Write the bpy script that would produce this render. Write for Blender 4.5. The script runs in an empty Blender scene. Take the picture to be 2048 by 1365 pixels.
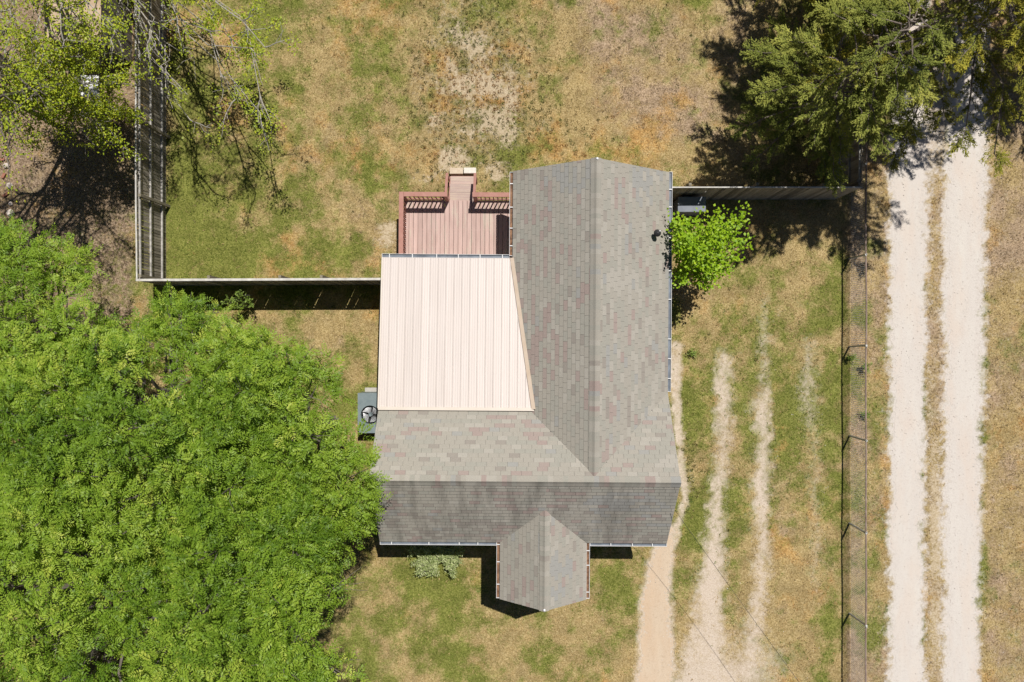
import bpy, math, random
import numpy as np
from mathutils import Vector, Matrix

# ------------------------------------------------------------------ camera, light, exposure
scene = bpy.context.scene
COL = scene.collection
CAM_Z = 24.0
cam_data = bpy.data.cameras.new("camera")
cam_data.sensor_width = 36.0
cam_data.lens = 24.0
cam_data.clip_start = 0.5
cam_data.clip_end = 2000.0
cam = bpy.data.objects.new("camera", cam_data)
cam.location = (0, 0, CAM_Z)
cam.rotation_euler = (0, 0, 0)
COL.objects.link(cam)
scene.camera = cam

SUN_FROM = Vector((0.224, 0.464, 1.0)).normalized()
world = bpy.data.worlds.new("World")
scene.world = world
world.use_nodes = True
wn = world.node_tree.nodes
wl = world.node_tree.links
bg = wn["Background"]
sky = wn.new("ShaderNodeTexSky")
sky.sky_type = 'NISHITA'
sky.sun_disc = False
sky.air_density = 0.6      # clear dry spring air
sky.dust_density = 0.3
sky.altitude = 250.0
sky.sun_elevation = math.asin(SUN_FROM.z)
sky.sun_rotation = math.atan2(SUN_FROM.x, SUN_FROM.y)
bg.inputs["Strength"].default_value = 0.05
wl.new(sky.outputs[0], bg.inputs["Color"])

sun_data = bpy.data.lights.new("sun", 'SUN')
sun_data.energy = 5.0
sun_data.angle = math.radians(0.53)
sun_data.color = (1.0, 0.955, 0.89)
sun = bpy.data.objects.new("sun", sun_data)
sun.rotation_euler = (-SUN_FROM).to_track_quat('-Z', 'Y').to_euler()
sun.location = SUN_FROM * 60
COL.objects.link(sun)

vs = scene.view_settings
vs.view_transform = 'Standard'
vs.look = 'None'
vs.exposure = 0.0
vs.gamma = 1.0
vs.use_curve_mapping = False
scene.cycles.max_bounces = 6
scene.cycles.transparent_max_bounces = 8

# ------------------------------------------------------------------ helpers
F = 1365.333


def G(px, py, z=0.0):
    """photo pixel (2048 wide) measured at height z -> world x, y"""
    return ((px - 1024.0) * (CAM_Z - z) / F, (682.5 - py) * (CAM_Z - z) / F)


def tag(o, label=None, cat=None, group=None, kind=None):
    if label: o['label'] = label
    if cat: o['category'] = cat
    if group: o['group'] = group
    if kind: o['kind'] = kind
    return o


def empty(name, loc=(0, 0, 0), rz=0.0, parent=None):
    o = bpy.data.objects.new(name, None)
    o.empty_display_size = 0.3
    o.location = loc
    o.rotation_euler = (0, 0, rz)
    COL.objects.link(o)
    if parent: o.parent = parent
    return o


class MB:
    """collects faces for ONE mesh"""
    def __init__(self):
        self.v = []; self.f = []; self.m = []

    def face(self, pts, m=0):
        n = len(self.v)
        self.v.extend([tuple(p) for p in pts])
        self.f.append(tuple(range(n, n + len(pts)))); self.m.append(m)

    def faces(self, verts, faces, m=0):
        n = len(self.v)
        self.v.extend([tuple(p) for p in verts])
        for f in faces:
            self.f.append(tuple(i + n for i in f)); self.m.append(m)

    def box(self, x0, x1, y0, y1, z0, z1, m=0, mat=None):
        vs_ = [(x0, y0, z0), (x1, y0, z0), (x1, y1, z0), (x0, y1, z0), (x0, y0, z1), (x1, y0, z1), (x1, y1, z1), (x0, y1, z1)]
        if mat is not None: vs_ = [tuple(mat @ Vector(p)) for p in vs_]
        self.faces(vs_, [(3, 2, 1, 0), (4, 5, 6, 7), (0, 1, 5, 4), (1, 2, 6, 5), (2, 3, 7, 6), (3, 0, 4, 7)], m)

    def tube(self, pts, radii, sides=6, m=0, cap=True):
        pts = [Vector(p) for p in pts]
        n0 = len(self.v)
        k = len(pts)
        ref = Vector((0.31, 0.17, 0.93))
        for i, p in enumerate(pts):
            d = (pts[min(i + 1, k - 1)] - pts[max(i - 1, 0)])
            if d.length < 1e-6: d = Vector((0, 0, 1))
            d.normalize()
            a = d.cross(ref)
            if a.length < 0.05: a = d.cross(Vector((1, 0, 0)))
            a.normalize(); b = d.cross(a)
            r = radii[i] if hasattr(radii, '__len__') else radii
            for s in range(sides):
                t = 2 * math.pi * s / sides
                self.v.append(tuple(p + a * (math.cos(t) * r) + b * (math.sin(t) * r)))
        for i in range(k - 1):
            for s in range(sides):
                s2 = (s + 1) % sides
                self.f.append((n0 + i * sides + s, n0 + i * sides + s2, n0 + (i + 1) * sides + s2, n0 + (i + 1) * sides + s)); self.m.append(m)
        if cap:
            self.f.append(tuple(n0 + s for s in range(sides - 1, -1, -1))); self.m.append(m)
            self.f.append(tuple(n0 + (k - 1) * sides + s for s in range(sides))); self.m.append(m)

    def prism(self, poly, d, m=0):
        """poly: 3-d points, extruded by vector d"""
        n = len(poly)
        d = Vector(d)
        vv = [Vector(p) for p in poly] + [Vector(p) + d for p in poly]
        ff = [tuple(range(n - 1, -1, -1)), tuple(range(n, 2 * n))]
        for i in range(n):
            j = (i + 1) % n
            ff.append((i, j, n + j, n + i))
        self.faces(vv, ff, m)

    def mesh(self, name, mats):
        me = bpy.data.meshes.new(name)
        me.from_pydata(self.v, [], self.f)
        if not isinstance(mats, (list, tuple)): mats = [mats]
        for mt in mats: me.materials.append(mt)
        if len(mats) > 1:
            me.polygons.foreach_set("material_index", self.m)
        me.update()
        return me

    def build(self, name, mats, parent=None, loc=None, bevel=None):
        o = bpy.data.objects.new(name, self.mesh(name, mats))
        COL.objects.link(o)
        if parent: o.parent = parent
        if loc: o.location = loc
        if bevel:
            b = o.modifiers.new("bevel", 'BEVEL'); b.width = bevel; b.segments = 1; b.limit_method = 'ANGLE'
        return o


def obj_of(name, me, parent=None, loc=(0, 0, 0), rot=(0, 0, 0), mat=None):
    o = bpy.data.objects.new(name, me)
    o.location = loc; o.rotation_euler = rot
    COL.objects.link(o)
    if parent: o.parent = parent
    if mat:
        o.material_slots[0].link = 'OBJECT'
        o.material_slots[0].material = mat
    return o


def np_mesh(name, verts, nper, mat, attrs=None, parent=None):
    """verts (n*nper,3): n separate polygons of nper corners"""
    verts = np.asarray(verts, dtype=np.float32)
    nv = len(verts); nf = nv // nper
    me = bpy.data.meshes.new(name)
    me.vertices.add(nv); me.vertices.foreach_set("co", verts.ravel())
    me.loops.add(nv); me.loops.foreach_set("vertex_index", np.arange(nv, dtype=np.int32))
    me.polygons.add(nf); me.polygons.foreach_set("loop_start", np.arange(0, nv, nper, dtype=np.int32))
    me.update(calc_edges=True)
    for k, a in (attrs or {}).items():
        a = np.asarray(a, dtype=np.float32)
        if a.ndim == 1:
            at = me.attributes.new(k, 'FLOAT', 'POINT'); at.data.foreach_set("value", a)
        else:
            at = me.attributes.new(k, 'FLOAT_COLOR', 'POINT'); at.data.foreach_set("color", a.ravel())
    me.materials.append(mat)
    o = bpy.data.objects.new(name, me)
    COL.objects.link(o)
    if parent: o.parent = parent
    return o


def hash2(ix, iy, seed):
    h = (ix.astype(np.int64) * 374761393 + iy.astype(np.int64) * 668265263 + seed * 974711) & 0x7fffffff
    h = ((h ^ (h >> 13)) * 1274126177) & 0x7fffffff
    h = h ^ (h >> 16)
    return (h & 0xffff) / 65535.0


def vnoise(x, y, s, seed):
    x = x / s; y = y / s
    ix = np.floor(x); iy = np.floor(y)
    fx = x - ix; fy = y - iy
    fx = fx * fx * (3 - 2 * fx); fy = fy * fy * (3 - 2 * fy)
    ix = ix.astype(np.int64); iy = iy.astype(np.int64)
    a = hash2(ix, iy, seed); b = hash2(ix + 1, iy, seed); c = hash2(ix, iy + 1, seed); d = hash2(ix + 1, iy + 1, seed)
    return (a * (1 - fx) + b * fx) * (1 - fy) + (c * (1 - fx) + d * fx) * fy


def fbm(x, y, s, seed, octv=4):
    t = 0; amp = 1; tot = 0
    for i in range(octv):
        t = t + amp * vnoise(x, y, s / (2 ** i), seed + i * 17); tot += amp; amp *= 0.55
    return t / tot


def sstep(a, b, x):
    t = np.clip((x - a) / (b - a), 0, 1)
    return t * t * (3 - 2 * t)


# ------------------------------------------------------------------ materials
class NT:
    def __init__(self, name):
        self.m = bpy.data.materials.new(name)
        self.m.use_nodes = True
        self.t = self.m.node_tree
        self.n = self.t.nodes; self.l = self.t.links
        self.b = self.n["Principled BSDF"]
        self.out = self.n["Material Output"]

    def new(self, typ, **kw):
        x = self.n.new(typ)
        for k, v in kw.items(): setattr(x, k, v)
        return x

    def link(self, a, b): self.l.new(a, b)

    def noise(self, vec, scale, detail=3, rough=0.55):
        x = self.new("ShaderNodeTexNoise")
        x.inputs["Scale"].default_value = scale; x.inputs["Detail"].default_value = detail; x.inputs["Roughness"].default_value = rough
        if vec is not None: self.link(vec, x.inputs["Vector"])
        return x.outputs["Fac"]

    def math(self, op, a, b=None, clamp=False):
        x = self.new("ShaderNodeMath", operation=op); x.use_clamp = clamp
        for i, q in enumerate((a, b)):
            if q is None: continue
            if isinstance(q, (int, float)): x.inputs[i].default_value = q
            else: self.link(q, x.inputs[i])
        return x.outputs[0]

    def ramp(self, fac, stops, interp='LINEAR'):
        x = self.new("ShaderNodeValToRGB")
        cr = x.color_ramp; cr.interpolation = interp
        while len(cr.elements) > 1: cr.elements.remove(cr.elements[-1])
        for i, (p, c) in enumerate(stops):
            e = cr.elements[0] if i == 0 else cr.elements.new(p)
            e.position = p
            e.color = (c[0], c[1], c[2], 1) if hasattr(c, '__len__') else (c, c, c, 1)
        self.link(fac, x.inputs[0])
        return x.outputs[0]

    def mix(self, fac, a, b, blend='MIX'):
        x = self.new("ShaderNodeMix", data_type='RGBA', blend_type=blend)
        for s, q in ((0, fac), (6, a), (7, b)):
            if isinstance(q, (int, float)): x.inputs[s].default_value = q
            elif isinstance(q, tuple): x.inputs[s].default_value = (*q, 1)
            else: self.link(q, x.inputs[s])
        return x.outputs[2]

    def bump(self, h, strength=0.3, dist=0.02):
        x = self.new("ShaderNodeBump")
        x.inputs["Strength"].default_value = strength; x.inputs["Distance"].default_value = dist
        self.link(h, x.inputs["Height"]); self.link(x.outputs[0], self.b.inputs["Normal"])

    def pos(self): return self.new("ShaderNodeNewGeometry").outputs["Position"]
    def objc(self): return self.new("ShaderNodeTexCoord").outputs["Object"]
    def attr(self, name):
        return self.new("ShaderNodeAttribute", attribute_name=name)


def stretch(nt, vec, s):
    x = nt.new("ShaderNodeVectorMath", operation='MULTIPLY')
    nt.link(vec, x.inputs[0]); x.inputs[1].default_value = s
    return x.outputs[0]


def mat_simple(name, ca, cb, scale=8, rough=0.7, metal=0.0, bump=0.0, st=(1, 1, 1), rand=0.0, spec=0.3, world_space=True, wear=None):
    nt = NT(name)
    p = nt.pos() if world_space else nt.objc()
    p = stretch(nt, p, st)
    n = nt.noise(p, scale, 4)
    c = nt.ramp(n, [(0.3, ca), (0.7, cb)])
    if wear:
        n2 = nt.noise(p, wear[1], 5, 0.7)
        c = nt.mix(nt.ramp(n2, [(wear[2], 0.0), (wear[2] + 0.1, 1.0)]), c, wear[0])
    if rand:
        oi = nt.new("ShaderNodeObjectInfo")
        v = nt.ramp(oi.outputs["Random"], [(0.0, 1 - rand), (1.0, 1 + rand)])
        # ramp clamps to 1, so scale by a range mapped separately
        mr = nt.new("ShaderNodeMapRange"); nt.link(oi.outputs["Random"], mr.inputs[0])
        mr.inputs[3].default_value = 1 - rand; mr.inputs[4].default_value = 1 + rand
        vm = nt.new("ShaderNodeVectorMath", operation='SCALE'); nt.link(c, vm.inputs[0]); nt.link(mr.outputs[0], vm.inputs["Scale"])
        c = vm.outputs[0]
    nt.link(c, nt.b.inputs["Base Color"])
    nt.b.inputs["Roughness"].default_value = rough
    nt.b.inputs["Metallic"].default_value = metal
    nt.b.inputs["Specular IOR Level"].default_value = spec
    if bump: nt.bump(n, bump, 0.01)
    return nt.m


def mat_leaf(name, stops, rough=0.5, trans=0.35, spec=0.35):
    nt = NT(name)
    a = nt.attr("tone")
    c = nt.ramp(a.outputs["Fac"], stops)
    nt.link(c, nt.b.inputs["Base Color"])
    nt.b.inputs["Roughness"].default_value = rough
    nt.b.inputs["Specular IOR Level"].default_value = spec
    tr = nt.new("ShaderNodeBsdfTranslucent")
    c2 = nt.mix(1.0, c, (1.25, 1.15, 0.45), 'MULTIPLY')
    nt.link(c2, tr.inputs["Color"])
    mx = nt.new("ShaderNodeMixShader"); mx.inputs[0].default_value = trans
    nt.link(nt.b.outputs[0], mx.inputs[1]); nt.link(tr.outputs[0], mx.inputs[2])
    nt.link(mx.outputs[0], nt.out.inputs["Surface"])
    return nt.m


M_BARK = mat_simple("bark", (0.10, 0.085, 0.07), (0.22, 0.19, 0.16), 14, 0.9, bump=0.5, st=(1, 1, 0.3))
M_BARK_PALE = mat_simple("pale_bark", (0.24, 0.22, 0.19), (0.45, 0.42, 0.37), 10, 0.85, bump=0.4)
M_CEDAR_BARK = mat_simple("cedar_bark", (0.13, 0.10, 0.08), (0.26, 0.22, 0.19), 16, 0.9, bump=0.5)
M_FENCE = mat_simple("weathered_wood", (0.20, 0.175, 0.14), (0.36, 0.325, 0.27), 5, 0.9, bump=0.2, st=(6, 6, 0.6), rand=0.42, spec=0.1)
M_FENCE_RAIL = mat_simple("weathered_rail", (0.24, 0.23, 0.21), (0.50, 0.48, 0.45), 7, 0.9, bump=0.2, st=(1, 1, 1), spec=0.1)
M_FENCE_CAP = mat_simple("bleached_cap", (0.42, 0.40, 0.37), (0.66, 0.64, 0.60), 5, 0.9, bump=0.2, spec=0.1)
M_FENCE_POST = mat_simple("weathered_post", (0.17, 0.15, 0.11), (0.28, 0.25, 0.19), 6, 0.9, bump=0.2, st=(4, 4, 0.6), spec=0.1)
M_DECK = mat_simple("faded_red_stain", (0.445, 0.315, 0.278), (0.53, 0.388, 0.348), 2.0, 0.85, bump=0.1, st=(5, 0.8, 1), rand=0.10, spec=0.12, wear=((0.50, 0.42, 0.35), 1.1, 0.54))
M_DECK_TREAD = mat_simple("worn_tread", (0.43, 0.32, 0.28), (0.50, 0.39, 0.345), 2.5, 0.8, bump=0.1, st=(0.8, 9, 1), rand=0.10, spec=0.15, wear=((0.52, 0.42, 0.34), 2.2, 0.5))
M_RAIL = mat_simple("red_rail_stain", (0.35, 0.170, 0.135), (0.42, 0.225, 0.185), 3, 0.7, bump=0.08, st=(2, 2, 2), rand=0.08, spec=0.2)
M_METALROOF = mat_simple("cream_metal", (0.590, 0.525, 0.488), (0.635, 0.570, 0.535), 1.2, 0.5, bump=0.0, st=(4, .35, 1), rand=0.04, spec=0.35, wear=((0.42, 0.26, 0.17), 2.3, 0.735))
M_METALTRIM = mat_simple("peach_trim", (0.58, 0.46, 0.35), (0.64, 0.53, 0.43), 2.5, 0.5, spec=0.3, wear=((0.42, 0.20, 0.11), 3.5, 0.66))
M_METALEDGE = mat_simple("cream_trim", (0.62, 0.55, 0.475), (0.66, 0.595, 0.525), 2.0, 0.5, spec=0.3)
M_GUTTER = mat_simple("white_gutter", (0.62, 0.63, 0.64), (0.75, 0.75, 0.75), 3, 0.5, spec=0.4)
M_GUTTER_IN = mat_simple("gutter_debris", (0.10, 0.055, 0.035), (0.30, 0.17, 0.10), 9, 0.95, bump=0.4)
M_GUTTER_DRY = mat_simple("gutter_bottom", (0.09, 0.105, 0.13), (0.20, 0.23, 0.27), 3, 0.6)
M_WALL = mat_simple("siding", (0.55, 0.52, 0.47), (0.60, 0.57, 0.52), 2, 0.7)
M_FASCIA = mat_simple("fascia_white", (0.66, 0.66, 0.64), (0.72, 0.72, 0.70), 3, 0.6)
M_CONC = mat_simple("concrete", (0.36, 0.34, 0.31), (0.47, 0.45, 0.41), 6, 0.95, bump=0.3)
M_BLOCK_TAN = mat_simple("tan_block", (0.52, 0.42, 0.31), (0.62, 0.52, 0.40), 14, 0.95, bump=0.3)
M_BLOCK_PALE = mat_simple("pale_block", (0.62, 0.58, 0.51), (0.74, 0.70, 0.63), 14, 0.95, bump=0.3)
M_AC = mat_simple("grey_blue_steel", (0.155, 0.20, 0.215), (0.205, 0.25, 0.265), 5, 0.5, metal=0.1, spec=0.4)
M_DARK = mat_simple("dark_plastic", (0.02, 0.02, 0.022), (0.04, 0.04, 0.043), 6, 0.5)
M_BLADE = mat_simple("fan_blade_metal", (0.30, 0.31, 0.33), (0.60, 0.61, 0.63), 3, 0.4, metal=0.2)
M_WIRE = mat_simple("galvanised_wire", (0.40, 0.40, 0.39), (0.55, 0.54, 0.52), 7, 0.6, metal=0.1)
M_RUST = mat_simple("rusty_rail", (0.20, 0.14, 0.11), (0.36, 0.28, 0.24), 5, 0.7, metal=0.1)
M_BLACKWIRE = mat_simple("wire_black", (0.035, 0.035, 0.035), (0.05, 0.05, 0.05), 5, 0.6)
M_BOX = mat_simple("slate_plastic", (0.17, 0.19, 0.23), (0.23, 0.25, 0.29), 3, 0.55)
M_WHITEBOX = mat_simple("white_plastic", (0.78, 0.78, 0.80), (0.86, 0.86, 0.87), 3, 0.5)
M_TANROOF = mat_simple("tan_felt", (0.40, 0.30, 0.20), (0.55, 0.42, 0.30), 3, 0.95, bump=0.2)
M_SHEDBOARD = mat_simple("dark_shed_board", (0.12, 0.105, 0.085), (0.22, 0.20, 0.165), 5, 0.9, bump=0.2, st=(6, 6, 0.6), rand=0.2)
M_STONE = mat_simple("pale_rubble", (0.45, 0.38, 0.33), (0.62, 0.55, 0.49), 8, 0.95, bump=0.3, rand=0.15)
M_BRICK = mat_simple("old_brick", (0.22, 0.09, 0.06), (0.34, 0.16, 0.11), 8, 0.95, bump=0.3, rand=0.2)
M_POLE = mat_simple("pole_wood", (0.14, 0.11, 0.08), (0.24, 0.19, 0.15), 5, 0.9, st=(4, 4, 0.4))

# shingle colours: granule speckle + streaky algae stain on the weather side (own shape, from noise)
SHINGLE_COLS = [
    ("taupe", (0.335, 0.312, 0.270), 42), ("greygreen", (0.316, 0.304, 0.264), 26), ("pink", (0.320, 0.256, 0.231), 10),
    ("pale", (0.368, 0.345, 0.302), 12), ("slate", (0.302, 0.298, 0.280), 4), ("brown", (0.278, 0.250, 0.220), 7)]


def mat_shingle(name, c):
    nt = NT("shingle_" + name)
    p = nt.objc() if False else nt.pos()
    n = nt.noise(p, 55, 2, 0.7)
    n2 = nt.noise(p, 1.1, 4, 0.6)
    col = nt.ramp(n, [(0.25, tuple(x * 0.80 for x in c)), (0.75, tuple(x * 1.18 for x in c))])
    col = nt.mix(nt.ramp(n2, [(0.35, 0.0), (0.75, 0.28)]), col, (0.33, 0.31, 0.27))
    # algae: long streaks running down the house's front slope
    st = nt.noise(stretch(nt, p, (1.7, 0.35, 0.35)), 1.3, 5, 0.6)
    sep = nt.new("ShaderNodeSeparateXYZ"); nt.link(p, sep.inputs[0])
    front = nt.math('LESS_THAN', sep.outputs[1], -4.0)
    gn = nt.new("ShaderNodeNewGeometry"); sp2 = nt.new("ShaderNodeSeparateXYZ"); nt.link(gn.outputs["True Normal"], sp2.inputs[0])
    fac = nt.math('MULTIPLY', nt.math('LESS_THAN', sp2.outputs[1], -0.3), front)
    fac = nt.math('MULTIPLY', fac, nt.ramp(st, [(0.44, 0.0), (0.68, 0.55)]))
    col = nt.mix(fac, col, (0.115, 0.105, 0.092))
    nt.link(col, nt.b.inputs["Base Color"])
    nt.b.inputs["Roughness"].default_value = 0.95
    nt.b.inputs["Specular IOR Level"].default_value = 0.12
    nt.bump(n, 0.35, 0.004)
    return nt.m


M_SH = [mat_shingle(n, c) for n, c, w in SHINGLE_COLS]
SH_W = [w for n, c, w in SHINGLE_COLS]
M_UNDER = mat_simple("roof_underlay", (0.10, 0.095, 0.09), (0.14, 0.13, 0.12), 6, 0.95)

# ------------------------------------------------------------------ ground paint (what grows where), in photo-measured places


def seg_mask(gx, gy, pts, soft):
    """pts: (px,py,halfwidth) polyline -> 1 inside, falling to 0 over soft px"""
    best = np.full(gx.shape, -1e9)
    for (x0, y0, w0), (x1, y1, w1) in zip(pts[:-1], pts[1:]):
        dx, dy = x1 - x0, y1 - y0
        L2 = dx * dx + dy * dy
        t = np.clip(((gx - x0) * dx + (gy - y0) * dy) / L2, 0, 1)
        d = np.hypot(gx - x0 - t * dx, gy - y0 - t * dy)
        best = np.maximum(best, (w0 + (w1 - w0) * t) - d)
    return np.clip(0.5 + best / soft, 0, 1)


def blob(gx, gy, cx, cy, rx, ry, a=1.0):
    return a * np.exp(-(((gx - cx) / rx) ** 2 + ((gy - cy) / ry) ** 2))


def paint(X, Y):
    gx = X * F / CAM_Z + 1024.0
    gy = 682.5 - Y * F / CAM_Z
    n_big = fbm(X, Y, 3.2, 11); n_mid = fbm(X, Y, 1.1, 23); n_sm = fbm(X, Y, 0.34, 37, 3)
    n_fine = fbm(X, Y, 0.13, 53, 2)
    wob = (n_mid - 0.5) * 22 + (n_sm - 0.5) * 26 + (n_fine - .5) * 16
    gxw = gx + wob; gyw = gy + (fbm(X, Y, 1.3, 71) - 0.5) * 30
    # ---------------- gravel (the lane's two wheel tracks)
    edge = (n_sm - 0.5) * 17 + (n_fine - 0.5) * 20 + (n_mid - .5) * 10
    tr_a = seg_mask(gx + edge, gy, [(1820, -600, 38), (1818, 340, 40), (1816, 700, 37), (1814, 1000, 36), (1813, 1900, 37)], 30)
    tr_b = seg_mask(gx + edge, gy, [(1950, -600, 34), (1940, 200, 38), (1928, 420, 45), (1928, 700, 42), (1925, 950, 39), (1922, 1365, 36), (1920, 1900, 36)], 34)
    gravel = np.maximum(tr_a, tr_b)
    gravel = np.maximum(gravel, 0.55 * seg_mask(gx + edge * 2, gy, [(1870, 150, 60), (1850, 330, 40)], 40))
    # ---------------- pale dirt of the driveway ruts and the sandy path
    ruts = seg_mask(gxw, gy, [(1450, 715, 12), (1446, 800, 15), (1441, 950, 12), (1437, 1050, 14), (1428, 1130, 26), (1415, 1220, 34), (1405, 1300, 48), (1400, 1420, 60)], 44) * (0.80 + .5 * (n_mid - .3))
    r2 = seg_mask(gxw, gy, [(1535, 780, 8), (1524, 815, 17), (1533, 880, 9), (1522, 955, 18), (1526, 1060, 13), (1520, 1160, 15), (1510, 1240, 14), (1490, 1420, 20)], 46) * (0.84 + .5 * (n_mid - .3))
    r2b = seg_mask(gxw, gy, [(1533, 600, 9), (1532, 780, 12)], 40) * (0.5 + .4 * (n_mid - .3))
    r3 = seg_mask(gxw, gy, [(1618, 690, 14), (1622, 780, 16), (1628, 900, 11), (1632, 1060, 12), (1630, 1180, 10)], 56) * (.56 + .4 * (n_mid - .4))
    path = seg_mask(gx + wob * 0.55, gy, [(1338, 1060, 16), (1322, 1130, 26), (1312, 1200, 32), (1312, 1290, 36), (1305, 1420, 44)], 26)
    drip = seg_mask(gx + wob * 0.4, gy, [(1352, 695, 14), (1352, 790, 12), (1360, 900, 8), (1372, 1000, 9), (1350, 1080, 10)], 12) * 0.8
    low = blob(gx, gy, 1450, 1370, 140, 120, 0.95)
    dirt = np.maximum.reduce([path * 1.0, ruts, r2, r2b, r3, drip * (0.55 + 0.7 * n_sm), low * (0.4 + n_mid)])
    # ---------------- bare sandy soil in the back yard
    bare = np.zeros_like(gx)
    for b in [(905, 320, 45, 40, .85), (990, 340, 48, 34, .62), (775, 470, 34, 36, .8), (860, 355, 60, 26, .55), (935, 215, 40, 60, .32), (905, 90, 40, 60, .22),
              (985, 90, 34, 50, .45), (980, 30, 40, 40, .35), (1080, 250, 50, 45, .40), (880, 210, 22, 75, .45), (1200, 150, 160, 120, .14), (1560, 620, 26, 20, .35), (1600, 610, 40, 20, .3),
              (800, 1250, 60, 55, .22), (870, 1190, 40, 34, .16), (640, 700, 40, 30, .30), (1375, 960, 26, 40, .55), (1365, 870, 18, 30, .5), (540, 690, 60, 24, .2)]:
        bare = np.maximum(bare, blob(gx, gy, *b))
    bare = bare * (0.55 + 1.0 * (n_sm - .1)) + 0.10 * (n_mid - 0.4)
    bare = np.maximum(bare, blob(gx, gy, 950, 180, 130, 200, .88) * (0.4 + 1.3 * (fbm(X, Y, .7, 163, 3) - .2)))
    # dirt yard beyond the left fence
    lf = seg_mask(gx, gy, [(90, -900, 200), (90, 420, 195), (120, 620, 150)], 30)
    bare = np.maximum(bare, lf * (0.26 + 0.8 * (n_mid - 0.4)))
    bare = np.maximum(bare, 0.35 * seg_mask(gx, gy, [(232, 300, 30), (235, 560, 34), (240, 600, 40)], 30))
    # lane verges
    strip = seg_mask(gx, gy, [(1712, -600, 18), (1712, 1900, 18)], 14)
    verge = seg_mask(gx, gy, [(1757, -600, 22), (1757, 1900, 22)], 10)
    med = seg_mask(gx, gy, [(1871, -600, 18), (1870, 1900, 22)], 8)
    right = sstep(1962, 1985, gx)
    bare = np.maximum(bare, (med * .42 + verge * .30 + right * .30) * (0.5 + 1.0 * n_sm))
    bare = np.maximum(bare, 0.62 * seg_mask(gx, gy, [(1872, 880, 16), (1876, 1400, 20)], 20) * (0.5 + n_mid))
    # ---------------- green amount
    green = 0.53 + (n_big - 0.5) * 0.8 + (n_mid - 0.5) * 1.5 + (n_sm - 0.5) * 1.0
    for b in [(440, 420, 130, 170, .25), (600, 520, 150, 60, .22), (390, 300, 60, 200, .22), (900, 1230, 230, 130, .30), (880, 1150, 120, 40, .22), (1230, 1200, 60, 110, .38),
              (1665, 1000, 26, 420, .24), (1600, 1030, 24, 50, .30), (1393, 770, 30, 60, .55), (1385, 860, 30, 45, .45), (372, 380, 34, 180, .55), (350, 480, 16, 80, .3), (220, 560, 70, 60, .5), (1716, 770, 14, 26, .5), (1716, 1020, 14, 60, .4), (1750, 900, 12, 60, .5), (1752, 1120, 12, 50, .5), (1750, 1300, 14, 60, .4), (1400, 1060, 26, 120, .25), (1588, 920, 22, 50, .22), (1640, 840, 36, 50, .10),
              (1000, 40, 80, 50, .2), (1080, 110, 60, 70, .15), (930, 310, 36, 30, .40), (1020, 310, 24, 22, .8), (880, 150, 60, 100, .14), (740, 250, 40, 90, .25), (560, 620, 200, 60, -.05), (640, 760, 110, 70, .42), (520, 660, 80, 40, .15), (1640, 560, 60, 120, .2),
              (1480, 640, 120, 80, .12), (1340, 250, 200, 160, -.30), (1200, 180, 170, 160, -.28), (1650, 1300, 20, 150, .3), (560, 60, 60, 120, .2), (750, 60, 70, 90, .05), (700, 400, 100, 90, .02)]:
        green = green + blob(gx, gy, *b)
    green = green - lf * 0.30 - strip * 0.30 - verge * 0.22 - med * 0.55 - right * 0.48
    # ---------------- orange (dead, rusty grass)
    orange = 0.22 + (fbm(X, Y, 1.2, 91) - 0.5) * 1.5 + (fbm(X, Y, .4, 97, 3) - 0.5) * 0.6
    for b in [(640, 280, 120, 60, .25), (970, 190, 34, 40, .45), (860, 230, 40, 60, .30), (990, 110, 45, 40, .35), (1120, 300, 220, 30, .30), (1250, 250, 160, 90, .06), (1000, 120, 160, 120, .12), (560, 330, 110, 70, .14), (600, 540, 110, 25, .25), (760, 530, 30, 40, .45),
              (1560, 810, 24, 60, .45), (1560, 1080, 30, 70, .30), (1560, 900, 24, 40, .3), (1020, 250, 40, 40, .3), (690, 300, 60, 60, .2), (800, 300, 50, 50, .3), (900, 1000, 2000, 2000, -.02)]:
        orange = orange + blob(gx, gy, *b)
    orange = orange + verge * 0.08 - med * 0.12 - right * .06 - seg_mask(gx, gy, [(700, 1250, 80), (1200, 1250, 80)], 60) * 0.15
    # ---------------- brown dry thatch
    brown = 0.14 + (fbm(X, Y, 1.6, 131) - 0.5) * 1.2 + (fbm(X, Y, .4, 139, 3) - 0.5) * 0.5
    for b in [(1250, 110, 200, 130, .45), (1380, 200, 130, 160, .35), (1100, 20, 120, 60, .2), (1560, 1040, 34, 120, .45), (470, 300, 60, 120, .1)]:
        brown = brown + blob(gx, gy, *b)
    brown = brown + strip * 0.45 + verge * 0.30 + med * 0.35 + right * 0.42 + lf * 0.55
    speck = 0.30 + blob(gx, gy, 950, 190, 130, 180, .65) + blob(gx, gy, 1150, 280, 120, 60, .2) + blob(gx, gy, 1380, 950, 30, 90, .4)
    return dict(gravel=gravel, dirt=dirt, path=path, bare=np.clip(bare, 0, 1), green=np.clip(green, 0, 1), orange=np.clip(orange, 0, 1),
                brown=np.clip(brown, 0, 1), speck=np.clip(speck, 0, 1), lf=lf, gx=gx, gy=gy)


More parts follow.
